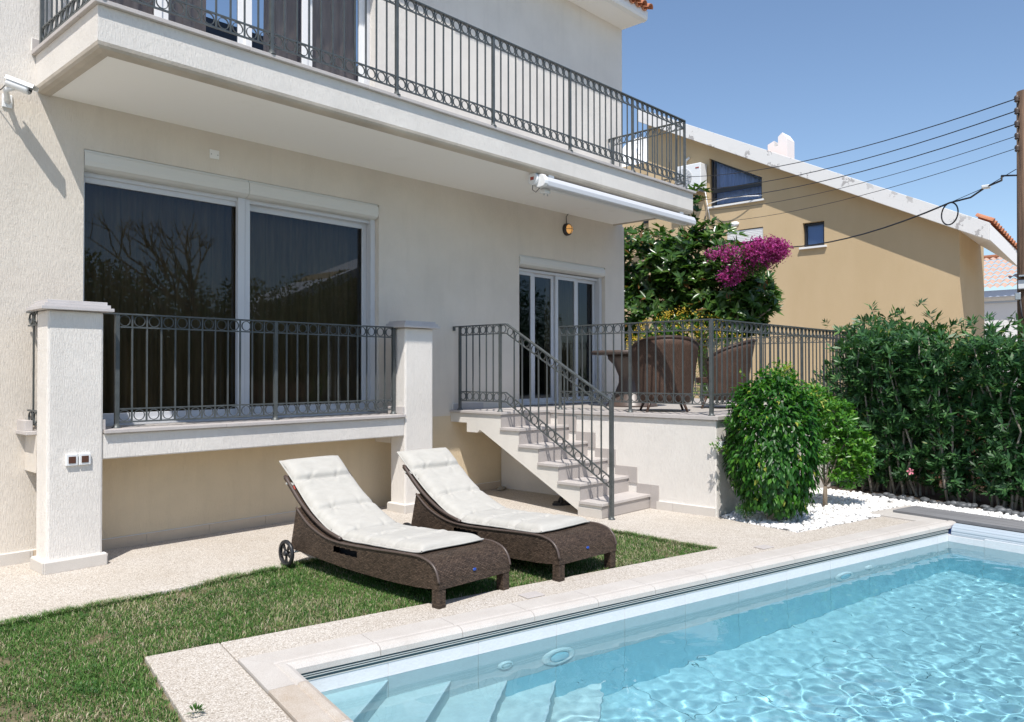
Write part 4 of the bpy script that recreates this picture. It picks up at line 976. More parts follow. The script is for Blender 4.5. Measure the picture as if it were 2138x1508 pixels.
# things under the stairs
sh = thing('black_sandals', 'pair of black rubber sandals under the garden stairs', 'sandals', (2.05, -1.36, 0))
for dx, dy in ((0, 0), (.09, .06)):
    b = MB().prism([(.045*math.cos(t)*(1+.15*math.sin(t)), .12*math.sin(t)) for t in np.linspace(0, 2*pi, 17)[:-1]], .0, .025, mtx=Matrix.Translation((2.03+dx, -1.38+dy, .001)) @ Matrix.Rotation(1.0, 4, 'Z'))
    s_ = b.build('sole', M['rubber'], sh, bevel=.004); MB().tube([Matrix.Translation((2.03+dx, -1.38+dy, 0)) @ Matrix.Rotation(1.0, 4, 'Z') @ Vector((.045*math.cos(q), .03, .02+.05*math.sin(q))) for q in np.linspace(0, pi, 9)], .012, 6).build('strap', M['rubber'], s_)
ico = None
def rock_mesh(name, r, mat, seed, flat=.6, sub=2):
    import bmesh
    bm = bmesh.new(); bmesh.ops.create_icosphere(bm, subdivisions=sub, radius=r)
    for v in bm.verts:
        n_ = noise.noise(v.co*(1.6/r)+Vector((seed*7.1, seed*3.3, seed)))
        v.co *= 1+.28*n_; v.co.z *= flat
    me = bpy.data.meshes.new(name); bm.to_mesh(me); bm.free(); me.materials.append(mat); me.polygons.foreach_set('use_smooth', [True]*len(me.polygons)); return me
stl = ['larger brown stone against the wall under the stairs', 'smaller brown stone in the wall corner under the stairs']
for k, (x, y, r) in enumerate([(2.32, -.17, .05), (2.42, -.13, .035)]):
    o = bpy.data.objects.new('loose_stone', rock_mesh('loose_stone', r, M['bark_pale'], k+20)); COL.objects.link(o); o.location = (x, y, r*.5); tag(o, stl[k], 'stone')
# ================================================================== LOUNGERS
def smooth_poly(pts, n=6):
    """Catmull-Rom through 2-D points"""
    P = [pts[0]]+list(pts)+[pts[-1]]; out = []
    for i in range(1, len(P)-2):
        for k in range(n):
            t = k/n; a, b, c, d = [np.array(P[i+j], float) for j in (-1, 0, 1, 2)]
            out.append(tuple(.5*((2*b)+(-a+c)*t+(2*a-5*b+4*c-d)*t*t+(-a+3*b-3*c+d)*t**3)))
    out.append(tuple(pts[-1])); return out
LWID = .63
top_p = smooth_poly([(-.015, .115), (-.012, .17), (.01, .225), (.055, .265), (.13, .286), (.22, .290), (.42, .280), (.70, .262), (1.02, .250), (1.22, .268), (1.42, .330), (1.58, .430)], 5)
bot_p = smooth_poly([(1.66, .120), (1.42, .108), (.9, .085), (.5, .086), (.2, .098), (.06, .112)], 3)
def sheet(prof, x0, x1, uv_s=1., flip=False):
    """surface swept across x along a 2-D (s,z) profile; returns verts, faces, uvs"""
    vs = []; uvs = []; fs = []; L = 0
    for i, (s_, z) in enumerate(prof):
        if i: L += math.hypot(s_-prof[i-1][0], z-prof[i-1][1])
        vs += [(x0, s_, z), (x1, s_, z)]; uvs += [(x0, L), (x1, L)]
    for i in range(len(prof)-1):
        f = (2*i, 2*i+1, 2*i+3, 2*i+2); fs.append(f[::-1] if flip else f)
    return vs, fs, uvs
def uv_mesh(name, parts, mat):
    vs = []; fs = []; uv = []; sm = []
    for v, f, u, s_ in parts:
        o = len(vs); vs += v; fs += [tuple(i+o for i in q) for q in f]; uv += u; sm += [s_]*len(f)
    me = bpy.data.meshes.new(name); me.from_pydata(vs, [], fs); me.materials.append(mat); me.polygons.foreach_set('use_smooth', sm)
    l = me.uv_layers.new(name='UVMap')
    for lp in me.loops: l.data[lp.index].uv = uv[lp.vertex_index]
    me.update(); return me
def side_panel(x, flip, slot):
    poly = top_p+bot_p; vs = [(x, s_, z) for s_, z in poly]; uv = [(s_, z) for s_, z in poly]
    if not slot: 
        f = tuple(range(len(poly))); return vs, [f if flip else f[::-1]], uv
    # panel as vertical strips with a slot opening between s 0.81..1.10
    def interp(p, s_):
        p = sorted(p); return np.interp(s_, [q[0] for q in p], [q[1] for q in p])
    S = sorted(set([round(q[0], 4) for q in top_p if q[0] > .07]+[.07, .82, 1.10, 1.60, 1.63])); vs = []; uv = []; fs = []
    back = lambda s_: .43-(s_-1.58)/.08*.31
    front = [q for q in top_p if q[0] <= .07]+[(.07, float(interp(top_p, .07))), (.07, .112), (.02, .114)]
    o = 0; vs += [(x, a, b) for a, b in front]; uv += front; fs.append(tuple(range(len(front)))[::-1])
    for a, b in zip(S[:-1], S[1:]):
        if b > 1.58: continue
        for (za0, za1, zb0, zb1) in ([(None, .184, None, .177), (.226, None, .219, None)] if a >= .8199 and b <= 1.1001 else [(None, None, None, None)]):
            ta, tb = float(interp(top_p, a)), float(interp(top_p, b)); la, lb = float(interp(bot_p, a)), float(interp(bot_p, b))
            q = [(a, la if za0 is None else za0), (b, lb if zb0 is None else zb0), (b, tb if zb1 is None else zb1), (a, ta if za1 is None else za1)]
            o = len(vs); vs += [(x, *p) for p in q]; uv += q; fs.append((o, o+3, o+2, o+1))
    q = [(S[-3] if 0 else max(s for s in S if s <= 1.58), 0)]; a = q[0][0]
    q = [(a, float(interp(bot_p, a))), (1.66, .12), (1.58, .43), (a, float(interp(top_p, a)))]; o = len(vs); vs += [(x, *p) for p in q]; uv += q; fs.append((o, o+3, o+2, o+1))
    if flip: fs = [f[::-1] for f in fs]
    return vs, fs, uv
def make_lounger(label, loc, rz, slot=True):
    t_ = thing('sun_lounger', label, 'sun lounger', loc, rz, 'wicker sun loungers by the pool')
    hw = LWID
    v1, f1, u1 = side_panel(0, False, slot); v2, f2, u2 = side_panel(hw, True, False)
    tv, tf, tu_ = sheet(top_p, 0, hw); bv, bf, bu = sheet([(1.58, .43), (1.66, .12)], 0, hw); dv, df, du = sheet(bot_p+[(-.015, .115)], 0, hw)
    me = uv_mesh('body', [(v1, f1, u1, False), (v2, f2, u2, False), (tv, tf, tu_, True), (bv, bf, bu, False), (dv, df, du, True)], M['wicker'])
    body = bpy.data.objects.new('body', me); COL.objects.link(body); body.parent = t_
    if slot:
        b = MB().box(.075, .08, .78, 1.14, .15, .25); b.build('slot_shade', M['dark'], body, world=False)  # near-black sheet standing in for the shade inside the hollow body
    for x in (0.0, hw):                       # plaited edge cord
        b = MB().tube([(x, s_, z+.002) for s_, z in top_p[4:]], .0085, 7); b.build('plaited_edge', M['wicker_trim'], body, world=False)
    for x in (.002, hw-.062):
        b = MB().box(x, x+.06, -.012, .055, -.004, .13); o = b.build('leg', M['wicker'], t_, world=False, bevel=.006); box_uv(o.data)
    # reclining back frame under the cushion
    bp = smooth_poly([(1.06, .268), (1.30, .325), (1.55, .45), (1.80, .645)], 5); bl = [(s_+.018, z-.020) for s_, z in bp][::-1]
    poly = bp+bl
    me = MB().prism(poly, .035, hw-.035, 'x'); o = me.build('backrest', M['wicker'], t_, world=False); box_uv(o.data)
    b = MB().tube([(.035, s_, z) for s_, z in bp], .013, 7); b.build('plaited_edge', M['wicker_trim'], o, world=False)
    b = MB().tube([(hw-.035, s_, z) for s_, z in bp], .013, 7); b.build('plaited_edge', M['wicker_trim'], o, world=False)
    for x in (-.072, hw+.03):
        wm_ = Matrix.Translation((x, 1.62, .098)) @ Matrix.Rotation(pi/2, 4, 'Y')
        b = MB().lathe([(.074, 0), (.090, .0), (.098, .006), (.098, .020), (.090, .026), (.074, .026), (.070, .013), (.074, 0)], n=28, mtx=wm_, cap=False); wh = b.build('wheel', M['black_plastic'], t_, world=False)
        b = MB().lathe([(.0, -.003), (.02, -.003), (.02, .028), (.0, .028)], n=14, mtx=wm_); b.build('hub', M['black_plastic'], wh, world=False)
        for k in range(5):
            for d_ in (-.13, .13):
                an = 2*pi*k/5+d_; b = MB().bar(wm_ @ Vector((.015*math.cos(an), .015*math.sin(an), .013)), wm_ @ Vector((.074*math.cos(an), .074*math.sin(an), .013)), .007, .012, Vector((1, 0, 0))); b.build('spoke', M['black_plastic'], wh, world=False)
    b = MB().tube([(-.06, 1.62, .098), (hw+.05, 1.62, .098)], .009, 8); b.build('axle', M['steel'], t_, world=False)
    b = MB().lathe([(.016, 0), (.016, .003), (.011, .006), (.0, .007)], n=20, mtx=Matrix.Translation((hw*.48, -.0135, .190)) @ Matrix.Rotation(R(80), 4, 'X') @ Matrix.Diagonal((1, .62, 1, 1))); b.build('badge', M['blue_badge'], t_, world=False)
    return t_
LA = make_lounger('brown wicker sun lounger with carrying slot, nearer the left pillar', (-1.405, -3.195, 0), R(-.4))
LB = make_lounger('brown wicker sun lounger nearer the garden stairs, right of its twin', (-.425, -3.335, 0), R(-2.6))
def make_cushion(label, root, seed, dx=.055):
    t_ = thing('lounger_cushion', label, 'cushion', root.location, root.rotation_euler[2], 'white padded cushions on the loungers')
    path = smooth_poly([(.20, .295), (.45, .283), (.75, .268), (1.02, .262), (1.15, .283), (1.32, .350), (1.52, .455), (1.70, .585), (1.91, .745)], 14)
    P = np.array(path); dl = np.r_[0, np.cumsum(np.hypot(*np.diff(P, axis=0).T))]; L = dl[-1]
    ns, nu = 170, 52; W = .53
    S = np.linspace(0, L, ns+1); px = np.interp(S, dl, P[:, 0]); pz = np.interp(S, dl, P[:, 1])
    tx = np.gradient(px, S); tz_ = np.gradient(pz, S); nl = np.hypot(tx, tz_); nx, nz = -tz_/nl, tx/nl
    U = np.linspace(0, W, nu+1); SS, UU = np.meshgrid(S, U, indexing='ij')
    seams = [0, .30, .60, .885, 1.235, L-.245, L]
    th_ = .050
    eu = np.minimum(UU, W-UU); h = th_*(1-np.exp(-eu/.022))*np.clip(eu/.012, 0, 1)**.4
    es = np.min([np.abs(SS-s_) for s_ in (0, L)], axis=0); h = h*(1-np.exp(-es/.022))
    rg = np.random.default_rng(seed); ph = rg.uniform(0, 6, 4)
    for k, s_ in enumerate(seams[1:-1]):
        d_ = SS-s_; w_ = .020 if k != 2 else .016; dep = .68 if k in (4,) else .55 if k == 2 else .42
        curve = .018*np.cos((UU-W/2)/W*pi)*(1 if k % 2 else -.6); h = h*(1-dep*np.exp(-((d_-curve)/w_)**2))
        for uu in (W*.27, W*.73):
            r2 = (d_*1.0)**2+(UU-uu)**2; r_ = np.sqrt(r2); an = np.arctan2(d_, UU-uu)
            h = h*(1-.62*np.exp(-r2/.020**2)); 
            rid = np.cos(an*5+rg.uniform(0, 6))+.6*np.cos(an*9+rg.uniform(0, 6)); h += .0050*rid*np.exp(-r_/.075)*(1-np.exp(-r2/.02**2))
    wr = np.zeros_like(h)
    for k in range(14):
        a_ = rg.uniform(-.5, .5); f_ = rg.uniform(8, 26); wr += np.sin(f_*(SS+a_*UU)*2+rg.uniform(0, 6))*rg.uniform(.3, 1)*np.exp(-((UU-rg.uniform(0, W))/.25)**2)
    h += .0009*wr*np.clip(eu/.06, 0, 1)
    # edges not perfectly straight
    xe = dx+UU+.006*np.sin(SS*7+ph[0])*np.where(UU < W/2, 1, -1)*np.abs(UU-W/2)/(W/2)
    edge = .016*np.sin(SS*5.2+ph[1])*np.clip(1-eu/.05, 0, 1)*.5
    foot = .012*np.sin(UU*9+ph[2])*np.exp(-SS/.05)
    yy = px[:, None]+nx[:, None]*(h+.004)+foot; zz_ = pz[:, None]+nz[:, None]*(h+.006)+edge*.35+.012*np.exp(-SS/.05)
    V1 = np.stack([xe, yy, zz_], -1).reshape(-1, 3)
    hb = .010*np.clip(eu/.03, 0, 1); V2 = np.stack([xe, px[:, None]-nx[:, None]*hb*.3+foot, pz[:, None]-nz[:, None]*hb*.3+.006+edge*.35+.012*np.exp(-SS/.05)], -1).reshape(-1, 3)
    i = (np.arange(ns)[:, None]*(nu+1)+np.arange(nu)[None]).ravel(); F1 = np.stack([i, i+1, i+nu+2, i+nu+1], 1)
    F2 = (F1+len(V1))[:, ::-1]
    border = [k for k in range(nu+1)]+[(k+1)*(nu+1)-1 for k in range(1, ns+1)]+[ns*(nu+1)+k for k in range(nu-1, -1, -1)]+[k*(nu+1) for k in range(ns-1, 0, -1)]
    F3 = np.array([(border[k], border[(k+1) % len(border)], border[(k+1) % len(border)]+len(V1), border[k]+len(V1)) for k in range(len(border))])[:, ::-1]
    o = np_mesh('padding', np.r_[V1, V2], np.r_[F1, F2, F3], M['cushion'], smooth=True, parent=t_)
    rim = [Vector(V1[k])-Vector((0, 0, .004)) for k in border]
    b = MB().tube(rim+[rim[0]], .0062, 6, cap=False); b.build('piping', M['cushion'], t_, world=False)
    # strap round the back frame below the head roll
    k = int(np.searchsorted(S, L-.25)); y0, z0 = px[k], pz[k]; 
    b = MB().bar((dx-.004, y0-.02, z0-.01), (dx-.030, y0+.045, z0-.005), .018, .004, Vector((0, 1, 0))); b.bar((dx-.030, y0+.045, z0-.005), (dx+.02, y0+.08, z0-.03), .018, .004, Vector((0, 1, 0))); b.build('strap', M['cushion'], t_, world=False)
    if seed == 1: b = MB().bar((dx-.012, y0-.03, z0-.02), (dx-.012, y0-.05, z0-.045), .012, .002); b.build('care_label', M['red_print'], t_, world=False)
    return t_
make_cushion('off-white tufted cushion on the lounger nearer the left pillar', LA, 1)
make_cushion('off-white tufted cushion on the lounger nearer the stairs', LB, 5)
# ================================================================== TERRACE FURNITURE
def wicker_chair(label, loc, rz):
    """tub chair, local: faces +y, back towards -y"""
    t_ = thing('wicker_armchair', label, 'armchair', loc, rz, 'brown wicker armchairs round the terrace table')
    n = 34; rows = 9; A = []
    for i in range(n+1):
        an = R(-118+236*i/n); ax = abs(math.degrees(an))
        topz = .57+.24*max(0, math.cos(R(ax*.76)))**.75
        rr = .30+.015*math.cos(an)
        for k in range(rows+1):
            f = k/rows; z = .10+(topz-.10)*f; fl = .80+.26*f**.8; back = .05*max(0, math.cos(an))*f
            A.append((math.sin(an)*rr*fl*1.12, -math.cos(an)*rr*fl-back, z))
    uvs = []; vs = A; fs = []
    for i in range(n+1):
        for k in range(rows+1): uvs.append((k/rows*.7, i/n*1.5))
    for i in range(n):
        for k in range(rows): a = i*(rows+1)+k; fs.append((a, a+rows+1, a+rows+2, a+1))
    me = uv_mesh('shell', [(vs, fs, uvs, True)], M['wicker_chair']); o = bpy.data.objects.new('shell', me); COL.objects.link(o); o.parent = t_
    s_ = o.modifiers.new('thick', 'SOLIDIFY'); s_.thickness = .035; s_.offset = 0
    b = MB().tube([A[i*(rows+1)+rows] for i in range(n+1)], .024, 8); b.build('plaited_rim', M['wicker_chair'], o, world=False)
    b = MB().tube([A[0+k] for k in range(rows+1)], .02, 8); b.build('plaited_rim', M['wicker_chair'], o, world=False)
    b = MB().tube([A[n*(rows+1)+k] for k in range(rows+1)], .02, 8); b.build('plaited_rim', M['wicker_chair'], o, world=False)
    b = MB().prism([(.31*math.cos(q), .02+.28*math.sin(q)) for q in np.linspace(0, 2*pi, 25)[:-1]], .30, .37); se = b.build('seat', M['wicker_chair'], t_, world=False, bevel=.01); box_uv(se.data)
    for sx, sy_ in ((-.2, -.2), (.2, -.2), (-.22, .2), (.22, .2)):
        b = MB().tube([(sx*.85, sy_*.85, .14), (sx*1.1, sy_*1.12, 0)], [.018, .013], 8); b.build('leg', M['brown_leg'], t_, world=False)
    return t_
wicker_chair('brown wicker armchair seen from behind at the terrace railing', (3.03, -2.03, 1.0), R(-50))
wicker_chair('brown wicker armchair in side view beside the corner railing post', (4.15, -2.13, 1.0), R(28))
tb_ = thing('terrace_table', 'round brown wicker table with a flared base beside the armchairs', 'table', (3.83, -1.05, 1.0))
MB().lathe([(.50, .655), (.515, .665), (.515, .695), (.50, .705), (0, .707)], (3.83, -1.05, 1.0), 40).build('table_top', M['wicker_trim'], tb_)
MB().lathe([(.33, 0), (.32, .02), (.22, .16), (.165, .30), (.165, .38), (.22, .52), (.30, .60), (.31, .655)], (3.83, -1.05, 1.0), 28).build('base', M['wicker_trim'], tb_)
bw_ = thing('fruit_bowl', 'shallow bowl of green fruit on the terrace table behind the armchair', 'fruit bowl', (3.98, -1.18, 1.707))
MB().lathe([(.05, 0), (.10, .03), (.14, .055), (.135, .058), (.09, .035), (0, .02)], (3.98, -1.18, 1.707), 24).build('bowl', M['white_plastic'], bw_)
for k in range(9):
    an = k*2.4; rr = .03+.065*((k % 3)/2); b = MB().lathe([(0, -.03), (.02, -.024), (.03, 0), (.022, .022), (0, .03)], (3.98+rr*math.cos(an), -1.18+rr*math.sin(an), 1.707+.06+.012*(k % 2)), 12); b.build('fruit', M['fruit'], bw_)
# ================================================================== VEGETATION
def norm(a): return a/np.maximum(np.linalg.norm(a, axis=1, keepdims=True), 1e-9)
def leaves(name, P, D, Nn, Ln, Wd, mat, rnd, parent=None, fold=.25, shape='oval', droop=0., kind='stuff', origin=(0, 0, 0)):
    """P base points, D leaf direction, Nn approximate upper normal, Ln length, Wd width"""
    D = norm(D); S = norm(np.cross(D, Nn)); N_ = np.cross(S, D); Ln = Ln[:, None]; Wd = Wd[:, None]
    P = P-np.array(origin)
    if shape == 'oval':
        tip = P+D*Ln-N_*Ln*droop; m1 = P+D*Ln*.42-N_*Wd*fold*.5; l_ = P+D*Ln*.40-S*Wd*.5+N_*Wd*fold*.5; r_ = P+D*Ln*.40+S*Wd*.5+N_*Wd*fold*.5
        V = np.stack([P, l_, m1, r_, tip], 1).reshape(-1, 3); b = np.arange(len(P))[:, None]*5; F = np.concatenate([b+[0, 2, 1], b+[1, 2, 4], b+[0, 3, 2], b+[3, 4, 2]], 0); k = 5
    elif shape == 'lance':
        tip = P+D*Ln-N_*Ln*droop; l_ = P+D*Ln*.5-S*Wd*.5-N_*Ln*droop*.3; r_ = P+D*Ln*.5+S*Wd*.5-N_*Ln*droop*.3
        V = np.stack([P, l_, r_, tip], 1).reshape(-1, 3); b = np.arange(len(P))[:, None]*4; F = np.concatenate([b+[0, 2, 1], b+[1, 2, 3]], 0); k = 4
    return np_mesh(name, V, F, mat, rnd=np.repeat(rnd, k), smooth=(shape == 'oval'), parent=parent, kind=kind)
def fib(n, rg):
    v = rg.normal(size=(n, 3)); return norm(v)
def stem(parent, pts, r0, r1, mat='bark', name='stem', n=7):
    k = len(pts); b = MB().tube(pts, [r0+(r1-r0)*i/(k-1) for i in range(k)], n); return b.build(name, M[mat], parent)
def wobble(a, b, n, amp, rg):
    a = np.array(a); b = np.array(b); return [tuple(a+(b-a)*i/n+(rg.normal(size=3)*amp if 0 < i < n else 0)) for i in range(n+1)]
# --- round ficus shrub
rg = np.random.default_rng(11)
fb_ = thing('ficus_shrub', 'dense clipped dark green shrub with glossy drooping leaves at the terrace corner', 'shrub', (2.72, -3.46, 0))
C0 = np.array((2.71, -3.45, .74)); n = 6400
d_ = fib(n, rg); lump = np.array([1+.15*noise.noise(Vector(tuple(q*2.3)))+.13*noise.noise(Vector(tuple(q*5.5))) for q in d_])
sz = np.where(d_[:, 2] > 0, .64, .66); egg = np.clip(1/np.maximum(np.hypot(d_[:, 0], d_[:, 1]), .35)**.33, 1, 1.30)
rad = rg.uniform(.80, 1.03, n)**.6*lump
P = C0+np.stack([d_[:, 0]*.415*egg, d_[:, 1]*.415*egg, d_[:, 2]*sz], 1)*rad[:, None]
P[:, :2] += rg.normal(size=(n, 2))*.012
P = P[P[:, 2] > .10]; n = len(P); O = norm(P-C0)
tier = .5+.5*np.sin(P[:, 2]*42+np.arctan2(O[:, 1], O[:, 0])*2)
D = O*.55+np.array((0, 0, -.75))+rg.normal(size=(n, 3))*.32
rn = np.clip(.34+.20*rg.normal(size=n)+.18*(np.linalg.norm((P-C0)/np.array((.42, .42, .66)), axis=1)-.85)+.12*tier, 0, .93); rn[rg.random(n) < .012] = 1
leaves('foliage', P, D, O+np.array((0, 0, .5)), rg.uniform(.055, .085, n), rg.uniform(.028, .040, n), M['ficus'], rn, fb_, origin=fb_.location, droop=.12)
for k in range(34):
    q = fib(1, rg)[0]; q[2] = abs(q[2])*1.1-.25; q /= np.linalg.norm(q); e = C0+q*np.array((.46, .46, .70)); ax = norm(np.array([q+np.array((0, 0, .7))+rg.normal(size=3)*.25]))[0]; nn = rg.integers(9, 18)
    tt_ = rg.uniform(-.05, .13, nn); P = e+ax*tt_[:, None]+rg.normal(size=(nn, 3))*.008; d2 = rg.normal(size=(nn, 3))
    leaves('sprig', P, d2+ax*.5, d2*.2+np.array((0, 0, 1.)), rg.uniform(.04, .07, nn), rg.uniform(.02, .03, nn), M['ficus'], np.clip(rg.normal(size=nn)*.18+.68, 0, .97), fb_, origin=fb_.location)
# loose sprigs on top and right
for (c, r_, nn) in [((2.80, -3.38, 1.38), .13, 130), ((2.56, -3.42, 1.34), .13, 120), ((2.95, -3.52, 1.30), .14, 140), ((2.36, -3.30, .62), .05, 22)]:
    d_ = fib(nn, rg); P = np.array(c)+d_*r_*rg.uniform(.3, 1, nn)[:, None]*np.array((1, 1, 1.1))
    leaves('sprig', P, d_*.6+np.array((0, 0, -.3))+rg.normal(size=(nn, 3))*.3, d_+np.array((0, 0, .6)), rg.uniform(.045, .065, nn), rg.uniform(.02, .03, nn), M['ficus'], np.clip(rg.normal(size=nn)*.2+.55, 0, .95), fb_, origin=fb_.location)
for k in range(6):
    an = k*1.05; stem(fb_, [(2.72+.05*math.cos(an), -3.46+.05*math.sin(an), -.02), (2.72+.055*math.cos(an+.3), -3.46+.055*math.sin(an+.3), .12), (2.72+.03*math.cos(an), -3.46+.03*math.sin(an), .35)], .035, .02, 'bark_pale', 'trunk')
# --- young citrus tree
ct = thing('citrus_tree', 'young bright green citrus tree with thin forked trunk standing in white gravel', 'tree', (3.80, -3.52, 0))
base = np.array((3.80, -3.52, 0)); fork = base+np.array((.01, 0, .22)); tips = []
stem(ct, [tuple(base-[0, 0, .02]), tuple(base+[.0, 0, .1]), tuple(fork)], .028, .021, 'bark', 'trunk')
brs = [((-.20, .10, .60), .013), ((.16, -.10, .55), .013), ((.02, .08, .85), .012), ((-.36, .22, 1.20), .010), ((.28, -.22, .45), .009), ((-.05, -.12, .70), .009), ((.10, -.22, .80), .009)]
for e, r_ in brs:
    p = wobble(fork, base+np.array(e)+[0, 0, .0], 5, .018, rg); stem(ct, p, r_, r_*.5, 'bark', 'branch'); tips.append(p)
clus = [((-.10, .10, 1.10), (.27, .24, .24), 1300), ((.10, -.05, .92), (.29, .26, .26), 1500), ((.22, -.20, .64), (.25, .22, .22), 1200), ((.28, -.26, .46), (.18, .16, .14), 420), ((-.34, .30, 1.36), (.18, .16, .20), 480), ((-.02, .02, .60), (.22, .2, .16), 480), ((.14, -.10, .40), (.20, .17, .13), 380), ((.22, -.18, .28), (.12, .12, .10), 140), ((-.22, .18, 1.12), (.2, .16, .14), 300)]
PP = []; DD = []; NN = []
for c, s_, k in clus:
    q = fib(k//6, rg)*rg.uniform(.25, 1.0, k//6)[:, None]**.5*np.array(s_)+base+np.array(c)       # twig tips
    for t0 in q:
        ax = norm(np.array([t0-(base+np.array(c))+np.array((0, 0, .12))+rg.normal(size=3)*.05]))[0]
        for j in range(6):
            an = j*2.4; side = norm(np.array([np.cross(ax, rg.normal(size=3))]))[0]
            PP.append(t0-ax*.012*j); DD.append(ax*.6+side*1.0); NN.append(ax+np.array((0, 0, .4)))
PP = np.array(PP); DD = np.array(DD); NN = np.array(NN); n = len(PP)
rn = np.clip(.50+.22*rg.normal(size=n)+.25*(PP[:, 2]-.9)*(PP[:, 0] < 3.65), 0, .96); rn[(PP[:, 0] < 3.62) & (PP[:, 2] > 1.1) & (rg.random(n) < .4)] = 1
leaves('foliage', PP, DD, NN, rg.uniform(.045, .075, n), rg.uniform(.020, .032, n), M['citrus'], rn, ct, origin=ct.location, droop=.08)
# --- seedling
sd = thing('conifer_seedling', 'tiny feathery green seedling at the tip of the white gravel', 'seedling', (2.47, -3.28, 0))
stem(sd, [(2.47, -3.28, -.01), (2.475, -3.28, .05), (2.47, -3.275, .12)], .005, .003, 'bark', 'stem')
n = 700; d_ = fib(n, rg); P = np.array((2.47, -3.28, .115))+d_*np.array((.085, .085, .06))*rg.uniform(.3, 1, n)[:, None]
leaves('foliage', P, d_+np.array((0, 0, .4)), d_+rg.normal(size=(n, 3)), rg.uniform(.02, .035, n), rg.uniform(.003, .005, n), M['fine_leaf'], rg.uniform(.2, 1, n), sd, shape='lance', origin=sd.location)
# --- oleander hedge: separate bushes
def oleander(label, x, y, hgt, w_, seed, n_st=16, extra=None, cols=0.):
    rg = np.random.default_rng(seed); o = thing('oleander_bush', label, 'bush', (x, y, 0), 0, 'oleander bushes of the hedge behind the pool'); L = np.array((x, y, 0.))
    PP = []; DD = []; NN = []; RR = []
    tips = []
    for s_ in range(n_st):
        an = rg.uniform(0, 2*pi); r_ = rg.uniform(.3, 1)**.6*w_; h_ = hgt*rg.uniform(.84, 1.0)
        b0 = L+[rg.normal()*.10, rg.normal()*.10, -.02]; e = L+[math.cos(an)*r_, math.sin(an)*r_, h_]
        pts = wobble(b0, e, 6, .03, rg)
        stem(o, pts, .016, .006, 'bark_pale', 'stem', 6)
        tips.append((np.array(pts[-1]), norm(np.array([e-b0]))[0], 1.))
        for j in range(int(28*hgt)):
            f = rg.uniform(.02, 1)**.85; i = min(int(f*6), 5); q = np.array(pts[i])+(np.array(pts[i+1])-np.array(pts[i]))*(f*6-i)
            a2 = rg.uniform(0, 2*pi); out = np.array((math.cos(a2), math.sin(a2), rg.uniform(.2, 1.1)))
            off = out*rg.uniform(.05, .30); q2 = q+off; q2[2] = max(q2[2], .06); tips.append((q2, norm(np.array([out]))[0], rg.uniform(.6, 1)))
    if extra:
        stem(o, wobble(L+[.05, .05, .3], tuple(np.mean(np.array(extra), axis=0)), 5, .02, rg), .014, .006, 'bark_pale', 'stem', 6)
        tips += [(np.array(p), np.array((0, 0, 1.)), 1.1) for p in extra]
    for q, ax, sc_ in tips:
        k = rg.integers(10, 17)
        for j in range(k):
            s2 = rg.normal(size=3); s2 -= ax*np.dot(s2, ax); s2 /= np.linalg.norm(s2); up_ = rg.uniform(.25, 1.3)
            PP.append(q-ax*rg.uniform(0, .10)*sc_); DD.append(s2+ax*up_); NN.append(ax*1.2-s2*.3+np.array((0, 0, .3))); RR.append(rg.uniform(.08, .145)*sc_)
    PP = np.array(PP); n = len(PP); RR = np.array(RR)
    rn = np.clip(.42+.2*rg.normal(size=n)+cols, 0, .95); rn[rg.random(n) < .008] = 1
    leaves('foliage', PP, np.array(DD), np.array(NN), RR, RR*.265, M['oleander'], rn, o, shape='lance', droop=.06, origin=o.location)
    return o
hb = [(5.55, -2.35+.0, 1.35, .40), (5.50, -3.42, 1.97, .38), (5.40, -3.85, 1.90, .44), (5.25, -4.42, 1.92, .44), (5.10, -4.98, 1.80, .44), (5.0, -5.55, 1.85, .42), (4.9, -6.15, 1.85, .42)]
hl = ['dark oleander bush at the terrace wall, farthest left in the hedge', 'dark green oleander bush of the hedge beside the terrace railing end', 'oleander bush left of the tallest shoot in the hedge',
      'oleander bush carrying the tallest upright shoot below the tan house corner', 'oleander bush in front of the far white house', 'oleander bush in front of the wooden pole at the right edge', 'oleander bush nearest the camera at the right edge of the hedge']
for k, (x, y, h_, w_) in enumerate(hb):
    if k == 0: y = -3.25; x = 6.25; h_ = 2.05
    ex = [(5.95, -4.32, 2.16), (5.93, -4.36, 2.05), (5.97, -4.28, 1.95)] if k == 3 else None
    if k == 3: ex = [(5.35, -4.14, 2.13), (5.33, -4.20, 2.05), (5.40, -4.12, 1.98), (5.30, -4.10, 1.94), (5.36, -4.22, 1.9)]
    oleander(hl[k], x, y, h_, w_, 40+k, extra=ex)
fl = thing('oleander_flower', 'small pink oleander flower low in the hedge', 'flower', (4.72, -4.05, .33))
pf = mk('pink_petal', (.75, .25, .32), .6)
for k in range(5):
    an = k*2*pi/5; c, s_ = math.cos(an), math.sin(an); MB().add([(4.66, -4.12, .35), (4.66+.012*c-.01, -4.12+.03*c-.012*s_, .35+.03*s_+.012*c), (4.64, -4.12+.042*c, .35+.042*s_), (4.66+.012*c-.01, -4.12+.03*c+.012*s_, .35+.03*s_-.012*c)], [(0, 1, 2, 3)]).build('petal', pf, fl)
# boundary wall and soil behind the hedge
b = MB(); b.box(6.6, 6.8, -14, -3.2, -.06, 1.15); o = b.build('boundary_wall', clay('red_brown_wall', (.13, .06, .04), (.18, .09, .06))); tag(o, 'low red-brown boundary wall hidden behind the oleander hedge', 'wall')
